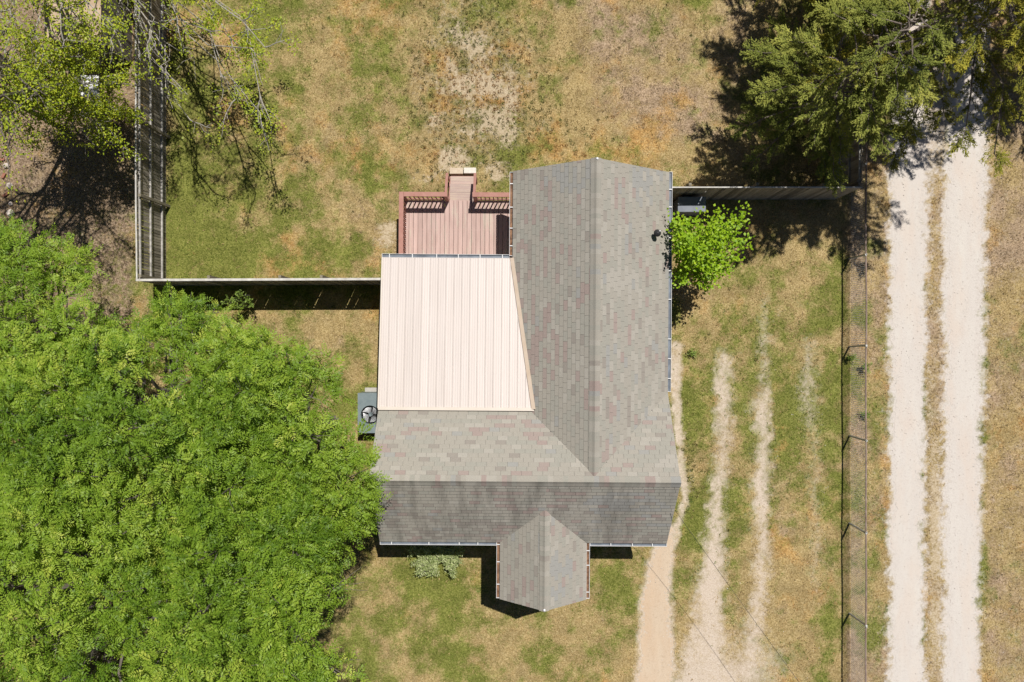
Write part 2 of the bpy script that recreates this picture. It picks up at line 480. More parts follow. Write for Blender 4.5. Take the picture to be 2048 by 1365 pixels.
def mat_ground():
    nt = NT("lawn_and_soil")
    p = nt.pos()
    a1 = nt.attr("paint_a"); a2 = nt.attr("paint_b")
    s1 = nt.new("ShaderNodeSeparateColor"); nt.link(a1.outputs["Color"], s1.inputs[0])
    s2 = nt.new("ShaderNodeSeparateColor"); nt.link(a2.outputs["Color"], s2.inputs[0])
    bare, gravel, green = s1.outputs[0], s1.outputs[1], s1.outputs[2]
    orange, brown, dirt = s2.outputs[0], s2.outputs[1], s2.outputs[2]
    speck = a1.outputs["Alpha"]
    n6 = nt.noise(p, 2.6, 4, 0.6)
    n14 = nt.noise(p, 6.0, 4, 0.65)
    n40 = nt.noise(p, 13, 3, 0.7)
    n90 = nt.noise(p, 21, 3, 0.8)
    tan = nt.ramp(n90, [(0.28, (0.150, 0.108, 0.042)), (0.5, (0.350, 0.260, 0.118)), (0.72, (0.57, 0.455, 0.25))])
    grn = nt.ramp(n90, [(0.28, (0.046, 0.058, 0.011)), (0.5, (0.160, 0.172, 0.038)), (0.72, (0.31, 0.310, 0.095))])
    org = nt.ramp(n90, [(0.28, (0.18, 0.098, 0.030)), (0.5, (0.42, 0.250, 0.090)), (0.72, (0.62, 0.43, 0.19))])
    brn = nt.ramp(n90, [(0.28, (0.110, 0.074, 0.044)), (0.5, (0.340, 0.245, 0.158)), (0.72, (0.56, 0.43, 0.31))])

    def thr(a, na, wa, nb, wb, lo, hi):
        x = nt.math('ADD', a, nt.math('MULTIPLY', nt.math('SUBTRACT', na, 0.5), wa))
        x = nt.math('ADD', x, nt.math('MULTIPLY', nt.math('SUBTRACT', nb, 0.5), wb))
        mr = nt.new("ShaderNodeMapRange"); mr.interpolation_type = 'SMOOTHSTEP'
        nt.link(x, mr.inputs[0]); mr.inputs[1].default_value = lo; mr.inputs[2].default_value = hi
        return mr.outputs[0]
    big = nt.noise(p, 1.4, 4, 0.6)
    c = nt.mix(thr(brown, n14, 0.5, n40, 0.7, 0.25, 0.85), tan, brn)
    c = nt.mix(thr(orange, n6, 0.5, n40, 0.9, 0.30, 0.90), c, org)
    c = nt.mix(thr(green, n14, 0.7, n40, 0.9, 0.18, 0.98), c, grn)
    vm = nt.new("ShaderNodeMapRange"); nt.link(big, vm.inputs[0]); vm.inputs[1].default_value = .3; vm.inputs[2].default_value = .7; vm.inputs[3].default_value = .78; vm.inputs[4].default_value = 1.2
    vs2 = nt.new("ShaderNodeVectorMath", operation='SCALE'); nt.link(c, vs2.inputs[0]); nt.link(vm.outputs[0], vs2.inputs["Scale"])
    c = vs2.outputs[0]
    # darker tufts spotted on thin places
    sp = thr(speck, n14, 0.9, n40, 1.6, 0.60, 0.95)
    # bare soil
    soil = nt.ramp(n90, [(0.34, (0.35, 0.265, 0.165)), (0.52, (0.475, 0.385, 0.26)), (0.68, (0.57, 0.49, 0.36))])
    fb = thr(bare, n14, 0.9, n40, 0.9, 0.34, 0.70)
    c = nt.mix(fb, c, soil)
    spc = nt.mix(thr(orange, n6, 0.4, n40, 0.2, 0.4, 0.7), (0.115, 0.105, 0.035), (0.24, 0.13, 0.045))
    c = nt.mix(nt.math('MULTIPLY', sp, nt.math('SUBTRACT', 0.62, nt.math('MULTIPLY', fb, 0.55))), c, spc)
    lit = nt.ramp(n90, [(0.34, (0.090, 0.060, 0.036)), (0.5, (0.250, 0.180, 0.120)), (0.66, (0.47, 0.36, 0.26))])
    c = nt.mix(nt.math('MULTIPLY', a2.outputs['Alpha'], thr(a2.outputs['Alpha'], big, 1.6, n14, 1.4, 0.62, 1.15)), c, lit)
    # driveway dirt: pale pinkish, powdery
    drt = nt.ramp(n90, [(0.28, (0.42, 0.335, 0.25)), (0.5, (0.55, 0.46, 0.37)), (0.72, (0.64, 0.56, 0.47))])
    fd = thr(dirt, n14, 0.6, n40, 0.5, 0.18, 0.92)
    c = nt.mix(fd, c, drt)
    grv = nt.ramp(n90, [(0.28, (0.46, 0.41, 0.37)), (0.47, (0.57, 0.52, 0.475)), (0.72, (0.64, 0.60, 0.555))])
    fg = thr(gravel, n14, 0.5, n40, 0.6, 0.16, 0.84)
    c = nt.mix(fg, c, grv)
    nt.link(c, nt.b.inputs["Base Color"])
    nt.b.inputs["Roughness"].default_value = 1.0
    nt.b.inputs["Specular IOR Level"].default_value = 0.05
    h = nt.math('ADD', nt.math('MULTIPLY', n40, 0.6), nt.math('MULTIPLY', n90, 0.4))
    soft = nt.math('MAXIMUM', nt.math('MAXIMUM', fb, fd), fg)
    h = nt.math('MULTIPLY', h, nt.math('SUBTRACT', 1.0, nt.math('MULTIPLY', soft, 0.75)))
    nt.bump(h, 0.9, 0.05)
    return nt.m


M_GROUND = mat_ground()
STEP = 0.07
xs = np.concatenate([[-600, -200, -70, -35, -26], np.arange(-20, 20.01, STEP), [26, 35, 70, 200, 600]])
ys = np.concatenate([[-600, -200, -60, -30, -20], np.arange(-13.6, 13.61, STEP), [20, 30, 60, 200, 600]])
GX, GY = np.meshgrid(xs, ys)
P = paint(GX.ravel(), GY.ravel())
GZ = (fbm(GX.ravel(), GY.ravel(), 4.0, 5, 3) - 0.5) * 0.05
GZ = GZ - 0.015 * np.clip(P['gravel'] + P['dirt'], 0, 1) - 0.02
vv = np.stack([GX.ravel(), GY.ravel(), GZ], 1).astype(np.float32)
nx, ny = len(xs), len(ys)
ii = np.arange((nx - 1) * (ny - 1))
r, cc = ii // (nx - 1), ii % (nx - 1)
q = np.stack([r * nx + cc, r * nx + cc + 1, (r + 1) * nx + cc + 1, (r + 1) * nx + cc], 1).astype(np.int32)
me = bpy.data.meshes.new("ground")
me.vertices.add(len(vv)); me.vertices.foreach_set("co", vv.ravel())
me.loops.add(q.size); me.loops.foreach_set("vertex_index", q.ravel())
me.polygons.add(len(q)); me.polygons.foreach_set("loop_start", np.arange(0, q.size, 4, dtype=np.int32))
me.update(calc_edges=True)
for nm, keys in (("paint_a", ("bare", "gravel", "green", "speck")), ("paint_b", ("orange", "brown", "dirt", "lf"))):
    at = me.attributes.new(nm, 'FLOAT_COLOR', 'POINT')
    at.data.foreach_set("color", np.stack([P[k] for k in keys], 1).astype(np.float32).ravel())
me.materials.append(M_GROUND)
ground = bpy.data.objects.new("ground", me); COL.objects.link(ground)
tag(ground, kind='structure')


def ground_z(x, y):
    x = np.atleast_1d(np.asarray(x, dtype=float)); y = np.atleast_1d(np.asarray(y, dtype=float))
    return (fbm(x, y, 4.0, 5, 3) - 0.5) * 0.05 - 0.02


# the sandy path from the house's corner and the lane's wheel tracks: sheets of their own, ragged edged
def ragged_sheet(name, key, x0, x1, y0, y1, mat, thr_, lift, step=0.045, label=None):
    xs_ = np.arange(x0, x1, step); ys_ = np.arange(y0, y1, step)
    X, Y = np.meshgrid(xs_, ys_)
    Pm = paint(X.ravel() + step / 2, Y.ravel() + step / 2)
    rs = np.random.RandomState(7)
    m = Pm[key] + ((rs.rand(X.size) - 0.5) * 0.75 + (fbm(X.ravel(), Y.ravel(), 0.16, 77, 2) - 0.5) * 0.5) * np.clip((0.985 - Pm[key]) * 6, 0, 1) > thr_
    Xs, Ys = X.ravel()[m], Y.ravel()[m]
    cx = np.stack([Xs, Xs + step, Xs + step, Xs], 1).ravel(); cy = np.stack([Ys, Ys, Ys + step, Ys + step], 1).ravel()
    z = (fbm(cx, cy, 4.0, 5, 3) - 0.5) * 0.05 - 0.035 + lift
    o = np_mesh(name, np.stack([cx, cy, z], 1), 4, mat)
    tag(o, kind='structure')
    return o


def mat_grit(name, cols, pale, scale=60):
    nt = NT(name)
    p = nt.pos()
    n = nt.noise(p, scale, 2, 0.75); n2 = nt.noise(stretch(nt, p, (1.6, 0.25, 1)), 1.6, 4, 0.6); n3 = nt.noise(p, 14, 3, 0.6)
    c = nt.ramp(n, [(0.2, cols[0]), (0.42, cols[1]), (0.8, cols[2])])
    c = nt.mix(nt.ramp(n2, [(0.4, 0.0), (0.7, 0.55)]), c, pale)
    c = nt.mix(nt.ramp(n3, [(0.54, 0.0), (0.74, 0.40)]), c, cols[0])
    n4 = nt.noise(stretch(nt, p, (1.5, 0.5, 1)), 0.8, 3, 0.6)
    c = nt.mix(nt.ramp(n4, [(0.45, 0.0), (0.65, 0.5)]), c, (cols[1][0] * 1.04, cols[1][1] * .95, cols[1][2] * .88))
    nt.link(c, nt.b.inputs["Base Color"]); nt.b.inputs["Roughness"].default_value = 1.0; nt.b.inputs["Specular IOR Level"].default_value = 0.05
    nt.bump(nt.math('ADD', n, n3), 0.45, 0.015)
    return nt.m


M_GRAVEL = mat_grit("pale_gravel", [(0.46, 0.41, 0.37), (0.57, 0.52, 0.475), (0.64, 0.60, 0.555)], (0.635, 0.60, 0.545))
M_SAND = mat_grit("sandy_soil", [(0.36, 0.265, 0.175), (0.53, 0.415, 0.30), (0.62, 0.52, 0.41)], (0.62, 0.51, 0.385))
ragged_sheet("gravel_road", "gravel", 12.6, 17.6, -13.5, 13.5, M_GRAVEL, 0.90, 0.006)
ragged_sheet("sandy_path", "path", 4.0, 6.6, -13.0, -6.3, M_SAND, 0.86, 0.006)

# ------------------------------------------------------------------ grass tufts, pebbles (stuff)
rs = np.random.RandomState(3)


def grass_stuff():
    n = 150000
    x = rs.uniform(-18.6, 18.6, n); y = rs.uniform(-12.6, 12.6, n)
    Pm = paint(x, y)
    dens = 1.0 - np.clip(sstep(.35, .65, Pm['bare']) * 0.93 + sstep(.3, .55, Pm['dirt']) * 0.96 + sstep(.25, .5, Pm['gravel']) + sstep(.3, .5, Pm['path']), 0, 1)
    clumpy = sstep(0.35, 0.6, fbm(x, y, 0.30, 207, 2))
    dens = dens * (0.35 + 0.65 * clumpy) * (1 - .75 * sstep(.35, .8, Pm['speck']))
    under = (x > -3.6) & (x < 4.4) & (y > -5.9) & (y < 4.7) & ~((x < 0) & (y > 2.2) & (y < 4.9) & (x < -3.6))
    keep = (rs.rand(n) < dens) & ~under
    x, y = x[keep], y[keep]
    Pk = {k: v[keep] for k, v in Pm.items()}
    n = len(x)
    z = (fbm(x, y, 4.0, 5, 3) - 0.5) * 0.05 - 0.035
    B = 4
    X = np.repeat(x, B); Y = np.repeat(y, B); Z = np.repeat(z, B)
    m = n * B
    sc = np.repeat(rs.uniform(0.6, 1.25, n) * (1 + 0.25 * Pk['speck']), B)
    az = rs.uniform(0, 2 * np.pi, m)
    L = sc * rs.uniform(0.04, 0.085, m); lean = rs.uniform(0.35, 1.25, m)
    w = sc * rs.uniform(0.006, 0.012, m)
    dx, dy = np.cos(az), np.sin(az)
    ox, oy = rs.normal(0, 0.018, m), rs.normal(0, 0.018, m)
    b0 = np.stack([X + ox - dy * w, Y + oy + dx * w, Z], 1)
    b1 = np.stack([X + ox + dy * w, Y + oy - dx * w, Z], 1)
    t = np.stack([X + ox + dx * L * np.sin(lean), Y + oy + dy * L * np.sin(lean), Z + 0.015 + L * np.cos(lean)], 1)
    V = np.stack([b0, b1, t], 1).reshape(-1, 3)
    # colour by what grows there
    g, o_, b_ = Pk['green'], Pk['orange'], Pk['brown']
    rn = rs.rand(n, 1)
    tan = np.array([0.40, 0.295, 0.140]); grn = np.array([0.145, 0.180, 0.035]); org = np.array([0.42, 0.24, 0.09]); brn = np.array([0.27, 0.20, 0.125])
    r1 = rs.rand(n, 1)
    c = np.where(r1 < sstep(.2, .8, b_)[:, None] * 0.8, brn, tan)
    c = np.where(rs.rand(n, 1) < sstep(.3, .9, o_)[:, None] * 0.75, org, c)
    c = np.where(rs.rand(n, 1) < sstep(.15, .85, g)[:, None] * 0.85, grn, c)
    c = np.where((rs.rand(n, 1) < (Pk['speck'][:, None] - 0.3) * 0.8), np.array([0.15, 0.135, 0.04]), c)
    c = c * (0.92 + 0.50 * rn)
    col = np.concatenate([np.repeat(c, B * 3, 0), np.ones((m * 3, 1))], 1)
    nt = NT("grass_blades")
    nt.link(nt.attr("blade_colour").outputs["Color"], nt.b.inputs["Base Color"])
    nt.b.inputs["Roughness"].default_value = 0.8; nt.b.inputs["Specular IOR Level"].default_value = 0.1
    # separate rounded tussocks on the thin sandy ground
    gxx, gyy = np.meshgrid(np.arange(-9, 9, .185), np.arange(-9, 12.5, .185))
    nt2 = gxx.size
    tx = gxx.ravel() + rs.uniform(-.075, .075, nt2); ty = gyy.ravel() + rs.uniform(-.075, .075, nt2)
    Pt = paint(tx, ty)
    kp = (rs.rand(nt2) < sstep(.36, .75, Pt['speck']) * 0.95) & (Pt['dirt'] < .5) & ~((tx > -3.9) & (tx < 4.9) & (ty > -8) & (ty < 5.3))
    wd = rs.randint(0, nt2, 300)
    wd = wd[(rs.rand(300) < .55) & (Pt['dirt'][wd] < .4) & ~((tx[wd] > -4.2) & (tx[wd] < 5.1) & (ty[wd] > -8.3) & (ty[wd] < 5.9))]
    kp[wd] = True
    tx, ty = tx[kp], ty[kp]; Pt = {k: v[kp] for k, v in Pt.items()}
    nn = len(tx); B2 = 26
    tr = np.repeat(rs.uniform(.035, .085, nn), B2); mm = nn * B2
    az = rs.uniform(0, 2 * np.pi, mm); rr = tr * np.sqrt(rs.rand(mm)) * .8
    X = np.repeat(tx, B2) + np.cos(az) * rr; Y = np.repeat(ty, B2) + np.sin(az) * rr
    Z = np.repeat((fbm(tx, ty, 4.0, 5, 3) - 0.5) * 0.05 - 0.03, B2)
    az2 = az + rs.normal(0, .6, mm); lean = rs.uniform(.15, 1.1, mm); L = rs.uniform(.04, .085, mm); w = rs.uniform(.006, .011, mm)
    dx, dy = np.cos(az2), np.sin(az2)
    V2 = np.stack([np.stack([X - dy * w, Y + dx * w, Z], 1), np.stack([X + dy * w, Y - dx * w, Z], 1),
                   np.stack([X + dx * L * np.sin(lean), Y + dy * L * np.sin(lean), Z + .02 + L * np.cos(lean)], 1)], 1).reshape(-1, 3)
    ct = np.where(rs.rand(nn, 1) < sstep(.25, .75, Pt['orange'])[:, None], np.array([0.30, 0.17, 0.06]), np.array([0.175, 0.165, 0.055]))
    ct = np.where(rs.rand(nn, 1) < .15, np.array([0.13, 0.19, 0.05]), ct) * rs.uniform(.7, 1.35, (nn, 1))
    ct = np.repeat(ct, B2, 0) * rs.uniform(.75, 1.3, (mm, 1))
    V = np.concatenate([V, V2]); col = np.concatenate([col, np.concatenate([np.repeat(ct, 3, 0), np.ones((mm * 3, 1))], 1)])
    o = np_mesh("lawn_grass", V, 3, nt.m, {"blade_colour": col})
    tag(o, 'patchy lawn grass, part green and part dried to straw', 'grass', kind='stuff')


grass_stuff()


def pebble_stuff():
    n = 26000
    x = rs.uniform(4.0, 18.5, n); y = rs.uniform(-12.6, 12.6, n)
    Pm = paint(x, y)
    w = np.maximum(np.maximum(Pm['gravel'], Pm['dirt'] * 0.8), 0.06 * (x > 12.5))
    keep = rs.rand(n) < w * 0.75
    x, y = x[keep], y[keep]; n = len(x)
    z = (fbm(x, y, 4.0, 5, 3) - 0.5) * 0.05 - 0.016
    s = rs.gamma(2.2, 0.0036, n).clip(0.004, 0.024)
    # flat octahedron-like stones: four top triangles each
    a0 = rs.uniform(0, 2 * np.pi, n)
    ring = [np.stack([x + np.cos(a0 + k * np.pi / 2) * s * rs.uniform(.7, 1.2, n), y + np.sin(a0 + k * np.pi / 2) * s * rs.uniform(.7, 1.2, n), z], 1) for k in range(4)]
    top = np.stack([x + rs.normal(0, .1, n) * s, y + rs.normal(0, .1, n) * s, z + s * 0.45], 1)
    V = np.stack([np.stack([ring[k], ring[(k + 1) % 4], top], 1) for k in range(4)], 1).reshape(-1, 3)
    tone = np.repeat(rs.rand(n), 12)
    nt = NT("loose_stones")
    c = nt.ramp(nt.attr("tone").outputs["Fac"], [(0.0, (0.40, 0.35, 0.30)), (0.35, (0.53, 0.47, 0.42)), (1.0, (0.66, 0.62, 0.57))])
    nt.link(c, nt.b.inputs["Base Color"]); nt.b.inputs["Roughness"].default_value = 0.95
    o = np_mesh("pebbles", V, 3, nt.m, {"tone": tone})
    tag(o, 'loose pale stones scattered over the gravel lane and ruts', 'stones', kind='stuff')


pebble_stuff()

# ------------------------------------------------------------------ the house
ZE = 2.70                       # eave height
EX0, EX1 = 0.0, 4.87            # rear wing eaves
RX, RZ = 2.40, 4.31             # rear ridge
YT = 5.30                       # rear gable rake
FX0 = -4.08
FYE, FYR, FZR = -6.28, -4.025, 4.42   # front eave, front ridge
BYE = -1.57                     # back eave of front wing
APY = -3.87
PX0, PX1, PXR, PZR = -0.33, 2.37, 1.02, 3.645
PYF, PYA = -8.05, -5.043
house = empty("house", (0, 0, 0), math.radians(-0.4))
tag(house, 'single storey house with grey shingle gables and a cream metal lean-to roof', 'house')

SLOPES = {
    # name: plan polygon, 'u' axis along eave, eave coordinate, sign up-slope, pitch
    'rear_left': ([(EX0, YT), (RX, YT), (RX, APY), (EX0, BYE)], 'y', EX0, 1, (RZ - ZE) / (RX - EX0)),
    'rear_right': ([(EX1, YT), (EX1, BYE), (RX, APY), (RX, YT)], 'y', EX1, -1, (RZ - ZE) / (EX1 - RX)),
    'back_left': ([(FX0, BYE), (EX0, BYE), (RX, APY), (RX, FYR), (FX0, FYR)], 'x', BYE, -1, (FZR - ZE) / (BYE - FYR)),
    'back_right': ([(EX1, BYE), (EX1, FYR), (RX, FYR), (RX, APY)], 'x', BYE, -1, (FZR - ZE) / (BYE - FYR)),
    'front_left': ([(FX0, FYE), (PX0, FYE), (PXR, PYA), (PXR, FYR), (FX0, FYR)], 'x', FYE, 1, (FZR - ZE) / (FYR - FYE)),
    'front_right': ([(PX1, FYE), (EX1, FYE), (EX1, FYR), (PXR, FYR), (PXR, PYA)], 'x', FYE, 1, (FZR - ZE) / (FYR - FYE)),
    'porch_left': ([(PX0, PYF), (PXR, PYF), (PXR, PYA), (PX0, FYE)], 'y', PX0, 1, (PZR - ZE) / (PXR - PX0)),
    'porch_right': ([(PX1, PYF), (PX1, FYE), (PXR, PYA), (PXR, PYF)], 'y', PX1, -1, (PZR - ZE) / (PX1 - PXR)),
}


def to_uw(pt, ax, e, s):
    return (pt[1], s * (pt[0] - e)) if ax == 'y' else (pt[0], s * (pt[1] - e))


def from_uw(u, w, ax, e, s, pitch, lift):
    z = ZE + pitch * w + lift
    return (e + s * w, u, z) if ax == 'y' else (u, e + s * w, z)


def clip_convex(poly, cl):
    """Sutherland-Hodgman; cl counter-clockwise"""
    out = poly
    for i in range(len(cl)):
        ax_, ay_ = cl[i]; bx_, by_ = cl[(i + 1) % len(cl)]
        inp = out; out = []
        if not inp: return []

        def side(p): return (bx_ - ax_) * (p[1] - ay_) - (by_ - ay_) * (p[0] - ax_)
        for k in range(len(inp)):
            p, q_ = inp[k], inp[(k + 1) % len(inp)]
            sp_, sq = side(p), side(q_)
            if sp_ >= -1e-9: out.append(p)
            if (sp_ > 1e-9 and sq < -1e-9) or (sp_ < -1e-9 and sq > 1e-9):
                t = sp_ / (sp_ - sq)
                out.append((p[0] + (q_[0] - p[0]) * t, p[1] + (q_[1] - p[1]) * t))
    return out


def area(poly):
    return 0.5 * sum(poly[i][0] * poly[(i + 1) % len(poly)][1] - poly[(i + 1) % len(poly)][0] * poly[i][1] for i in range(len(poly)))


deck_mb = MB()
for nm, (poly, ax, e, s, pitch) in SLOPES.items():
    top = []
    for p in poly:
        u, w = to_uw(p, ax, e, s)
        top.append(from_uw(u, w, ax, e, s, pitch, 0.0))
    n_ = Vector((top[1][0] - top[0][0], top[1][1] - top[0][1], top[1][2] - top[0][2])).cross(Vector((top[2][0] - top[1][0], top[2][1] - top[1][1], top[2][2] - top[1][2])))
    if n_.z < 0: top = top[::-1]
    deck_mb.prism([(p[0], p[1], p[2] - 0.05) for p in top], (0, 0, 0.05))
roof = deck_mb.build("roof", M_UNDER, house)

EXPO = 0.141
TAB = 0.305
rnd = random.Random(11)
cells = []      # (screen area, slope, quad polygon, whole?, centre, material)
for si, (nm, (poly, ax, e, s, pitch)) in enumerate(SLOPES.items()):
    cl = [to_uw(p, ax, e, s) for p in poly]
    if area(cl) < 0: cl = cl[::-1]
    dw = EXPO / math.sqrt(1 + pitch * pitch)
    umin = min(p[0] for p in cl); umax = max(p[0] for p in cl); wmax = max(p[1] for p in cl)
    for k in range(int(wmax / dw) + 1):
        w0, w1 = k * dw, min((k + 1) * dw, wmax)
        off = (k * 0.1525 + (k // 2 % 3) * 0.05) % TAB
        seed_fam = nm.split('_')[0] + str(k) if nm.startswith(('front', 'back')) else nm + str(k)
        rc = random.Random(seed_fam)
        ub = -9.0 - off
        prev = 0
        while ub < 9.5:
            width = TAB
            rr = rc.random()
            mi = prev if rr < 0.16 else rc.choices(range(6), SH_W)[0]
            prev = mi
            ua, ubb = ub + 0.0035, ub + width - 0.0035
            ub += width
            if ubb < umin or ua > umax: continue
            qd = [(ua, w0), (ubb, w0), (ubb, w1), (ua, w1)]
            cp = clip_convex(qd, cl)
            if len(cp) < 3 or area(cp) < 0.0006: continue
            cxu = sum(p[0] for p in cp) / len(cp); cxw = sum(p[1] for p in cp) / len(cp)
            c3 = from_uw(cxu, cxw, ax, e, s, pitch, 0)
            # the cream metal roof covers some of them
            if nm in ('rear_left', 'back_left') and -2.0 < c3[1] < 2.5 and c3[2] < 2.66 + (2.59 - c3[1]) * 0.106 - 0.06: continue
            whole = abs(area(cp) - area(qd)) < 1e-6 and w1 - w0 > dw * 0.99
            # patches where replaced shingles weathered to another colour
            gxp, gyp = c3[0] * F / (CAM_Z - c3[2]) + 1024, 682.5 - c3[1] * F / (CAM_Z - c3[2])
            hz = rc.random()
            for bx_, by_, brx, bry, mm in ((1255, 1010, 80, 26, 4), (1125, 1150, 26, 50, 4), (1150, 350, 40, 36, 4), (1318, 1075, 24, 18, 5), (1290, 350, 26, 60, 4), (1240, 560, 40, 26, 3), (1070, 700, 46, 90, 2), (900, 1050, 120, 30, 5)):
                if ((gxp - bx_) / brx) ** 2 + ((gyp - by_) / bry) ** 2 < 1 and hz < (0.30 if mm in (2, 5) and by_ != 1075 else 0.6): mi = mm
            cells.append((area(cp) / (CAM_Z - c3[2]) ** 2 * (1.0 if whole else 0.0) * (1 + 1e-6 * rnd.random()), nm, cp, whole, (w0, w1), mi, c3))


def lift_at(w, w0, w1, hi=0.016):
    t = (w - w0) / max(w1 - w0, 1e-6)
    return hi * (1 - t) + 0.004 * t


def shingle_geo(mb, nm, cp, w0, w1, m, origin=None):
    poly, ax, e, s, pitch = SLOPES[nm]
    top = [from_uw(u, w, ax, e, s, pitch, lift_at(w, w0, w1, 0.024 if nm.startswith('front') else 0.016)) for u, w in cp]
    bot = [from_uw(u, w, ax, e, s, pitch, 0.001) for u, w in cp]
    n_ = (Vector(top[1]) - Vector(top[0])).cross(Vector(top[2]) - Vector(top[1]))
    if n_.z < 0: top = top[::-1]; bot = bot[::-1]
    if origin is not None:
        top = [tuple(Vector(p) - Vector(origin)) for p in top]; bot = [tuple(Vector(p) - Vector(origin)) for p in bot]
    n = len(top)
    ff = [tuple(range(n))] + [(i, n + i, n + (i + 1) % n, (i + 1) % n) for i in range(n)]
    mb.faces(top + bot, ff, m)


order = sorted(range(len(cells)), key=lambda i: -cells[i][0])
single = set(order[:296])
stuff = MB()
shared = {}
for i, (sa, nm, cp, whole, (w0, w1), mi, c3) in enumerate(cells):
    if i in single:
        if nm not in shared:
            mb = MB(); u0, wq = cp[0][0], w0
            poly, ax, e, s, pitch = SLOPES[nm]
            uc = sum(p[0] for p in cp) / 4
            org = from_uw(uc, w0, ax, e, s, pitch, 0)
            shingle_geo(mb, nm, cp, w0, w1, 0, org)
            shared[nm] = mb.mesh("shingle", M_SH[0])
        poly, ax, e, s, pitch = SLOPES[nm]
        uc = sum(p[0] for p in cp) / 4
        obj_of("shingle", shared[nm], roof, from_uw(uc, w0, ax, e, s, pitch, 0), mat=M_SH[mi])
    else:
        shingle_geo(stuff, nm, cp, w0, w1, mi)
sh = stuff.build("shingle_field", M_SH, roof)
tag(sh, kind='stuff')

# ridge caps: short bent pieces lapped along each ridge
capm = {}


def ridge_caps(p0, p1, pitch_l, pitch_r, across, half, seed):
    """p0->p1 along ridge at z; across: unit plan vector to the 'left'"""
    rc = random.Random(seed)
    p0 = Vector(p0); p1 = Vector(p1)
    d = (p1 - p0); L = d.length; d.normalize()
    n = int(L / 0.145)
    key = (round(d.x, 3), round(d.y, 3), half)
    mb = MB()
    a = Vector((across[0], across[1], 0))
    ln = L / n
    for k in (0,):
        pts = []
        prof = []
        for t, lo in ((-1, pitch_r), (-0.42, pitch_r), (0, 0), (0.42, pitch_l), (1, pitch_l)):
            prof.append((t * half, -abs(t) * half * lo * (0.96 if abs(t) == 1 else 1.0) + (0.012 if t == 0 else 0.0)))
        for end, up in ((0.0, 0.034), (ln + 0.02, 0.022)):
            for (x, z) in prof:
                pts.append(d * end + a * x + Vector((0, 0, z + up)))
        for end, up in ((0.0, 0.012), (ln + 0.02, 0.008)):
            for (x, z) in prof:
                pts.append(d * end + a * x + Vector((0, 0, z + up)))
        ff = []
        for i in range(4):
            ff.append((i, i + 1, 5 + i + 1, 5 + i))
            ff.append((i + 1, i, 10 + i, 10 + i + 1))
        ff += [(0, 5, 15, 10), (9, 4, 14, 19)]
        for i in range(4): ff.append((5 + i, 5 + i + 1, 15 + i + 1, 15 + i))
        mb.faces(pts, ff)
    mesh = mb.mesh("ridge_cap", M_SH[0])
    for k in range(n):
        o = obj_of("ridge_cap", mesh, roof, p0 + d * (k * ln), mat=M_SH[rc.choices(range(6), [44, 26, 10, 20, 4, 3])[0]])


ridge_caps((RX, YT + 0.01, RZ), (RX, APY - 0.05, RZ), (RZ - ZE) / (RX), (RZ - ZE) / (EX1 - RX), (-1, 0), 0.155, 1)
ridge_caps((EX1 + 0.01, FYR, FZR), (FX0 - 0.01, FYR, FZR), 0.763, 0.70, (0, -1), 0.155, 2)
ridge_caps((PXR, PYF - 0.01, PZR), (PXR, PYA - 0.02, PZR), 0.70, 0.70, (-1, 0), 0.15, 3)

# fascia and walls
wb = MB()
IN = 0.32


def gable_wall(mb, pts2, axis, c0, c1):
    """extrude profile (a,z) polygon along the other axis"""
    if axis == 'y': mb.prism([(a, c0, z) for a, z in pts2], (0, c1 - c0, 0))
    else: mb.prism([(c0, a, z) for a, z in pts2], (c1 - c0, 0, 0))


gable_wall(wb, [(EX0 + IN, 0), (EX1 - IN, 0), (EX1 - IN, ZE + .12), (RX, RZ - .1), (EX0 + IN, ZE + .12)], 'y', BYE - 0.6, YT - 0.30)
wb.build("rear_wall", M_WALL, house)
wb = MB()
gable_wall(wb, [(FYE + IN, 0), (BYE - IN, 0), (BYE - IN, ZE + .12), (FYR, FZR - .1), (FYE + IN, ZE + .12)], 'x', FX0 + 0.28, EX1 - IN - 0.003)
wb.build("front_wall", M_WALL, house)
wb = MB(); wb.box(FX0 + 0.25, EX0 + IN - 0.005, BYE - 0.3, 2.25, 0, 2.52)
wb.build("side_wall", M_WALL, house)
wb = MB()
gable_wall(wb, [(PX0 + .28, 2.35), (PX1 - .28, 2.35), (PX1 - .28, ZE + .1), (PXR, PZR - .1), (PX0 + .28, ZE + .1)], 'y', PYF + 0.25, FYE)
wb.build("porch_gable", M_WALL, house)
for px_ in (PX0 + 0.34, PX1 - 0.34):
    for py_ in (PYF + 0.32,):
        b = MB(); b.box(px_ - .07, px_ + .07, py_ - .07, py_ + .07, 0.15, 2.36); b.build("porch_post", M_FASCIA, house)
b = MB(); b.box(PX0 + .2, PX1 - .2, PYF + .15, FYE + IN, -0.05, 0.15); b.build("porch_floor", M_CONC, house)
b = MB(); b.box(PXR - .46, PXR + .46, FYE + IN - .04, FYE + IN - .003, 0.16, 2.2); b.build("front_door", M_BRICK, house)
fb_ = MB()
fb_.box(EX0 + .01, EX0 + .03, 2.70, YT - .02, ZE - .19, ZE - .052)
fb_.box(EX1 - .03, EX1 - .01, BYE + .02, YT - .02, ZE - .19, ZE - .052)
fb_.box(FX0 + .02, PX0 - .02, FYE + .01, FYE + .03, ZE - .19, ZE - .052)
fb_.box(PX1 + .02, EX1 - .02, FYE + .01, FYE + .03, ZE - .19, ZE - .052)
fb_.box(PX0 + .01, PX0 + .03, PYF + .02, FYE - .02, ZE - .19, ZE - .052)
fb_.box(PX1 - .03, PX1 - .01, PYF + .02, FYE - .02, ZE - .19, ZE - .052)
fb_.build("fascia", M_FASCIA, house)
rk = MB()


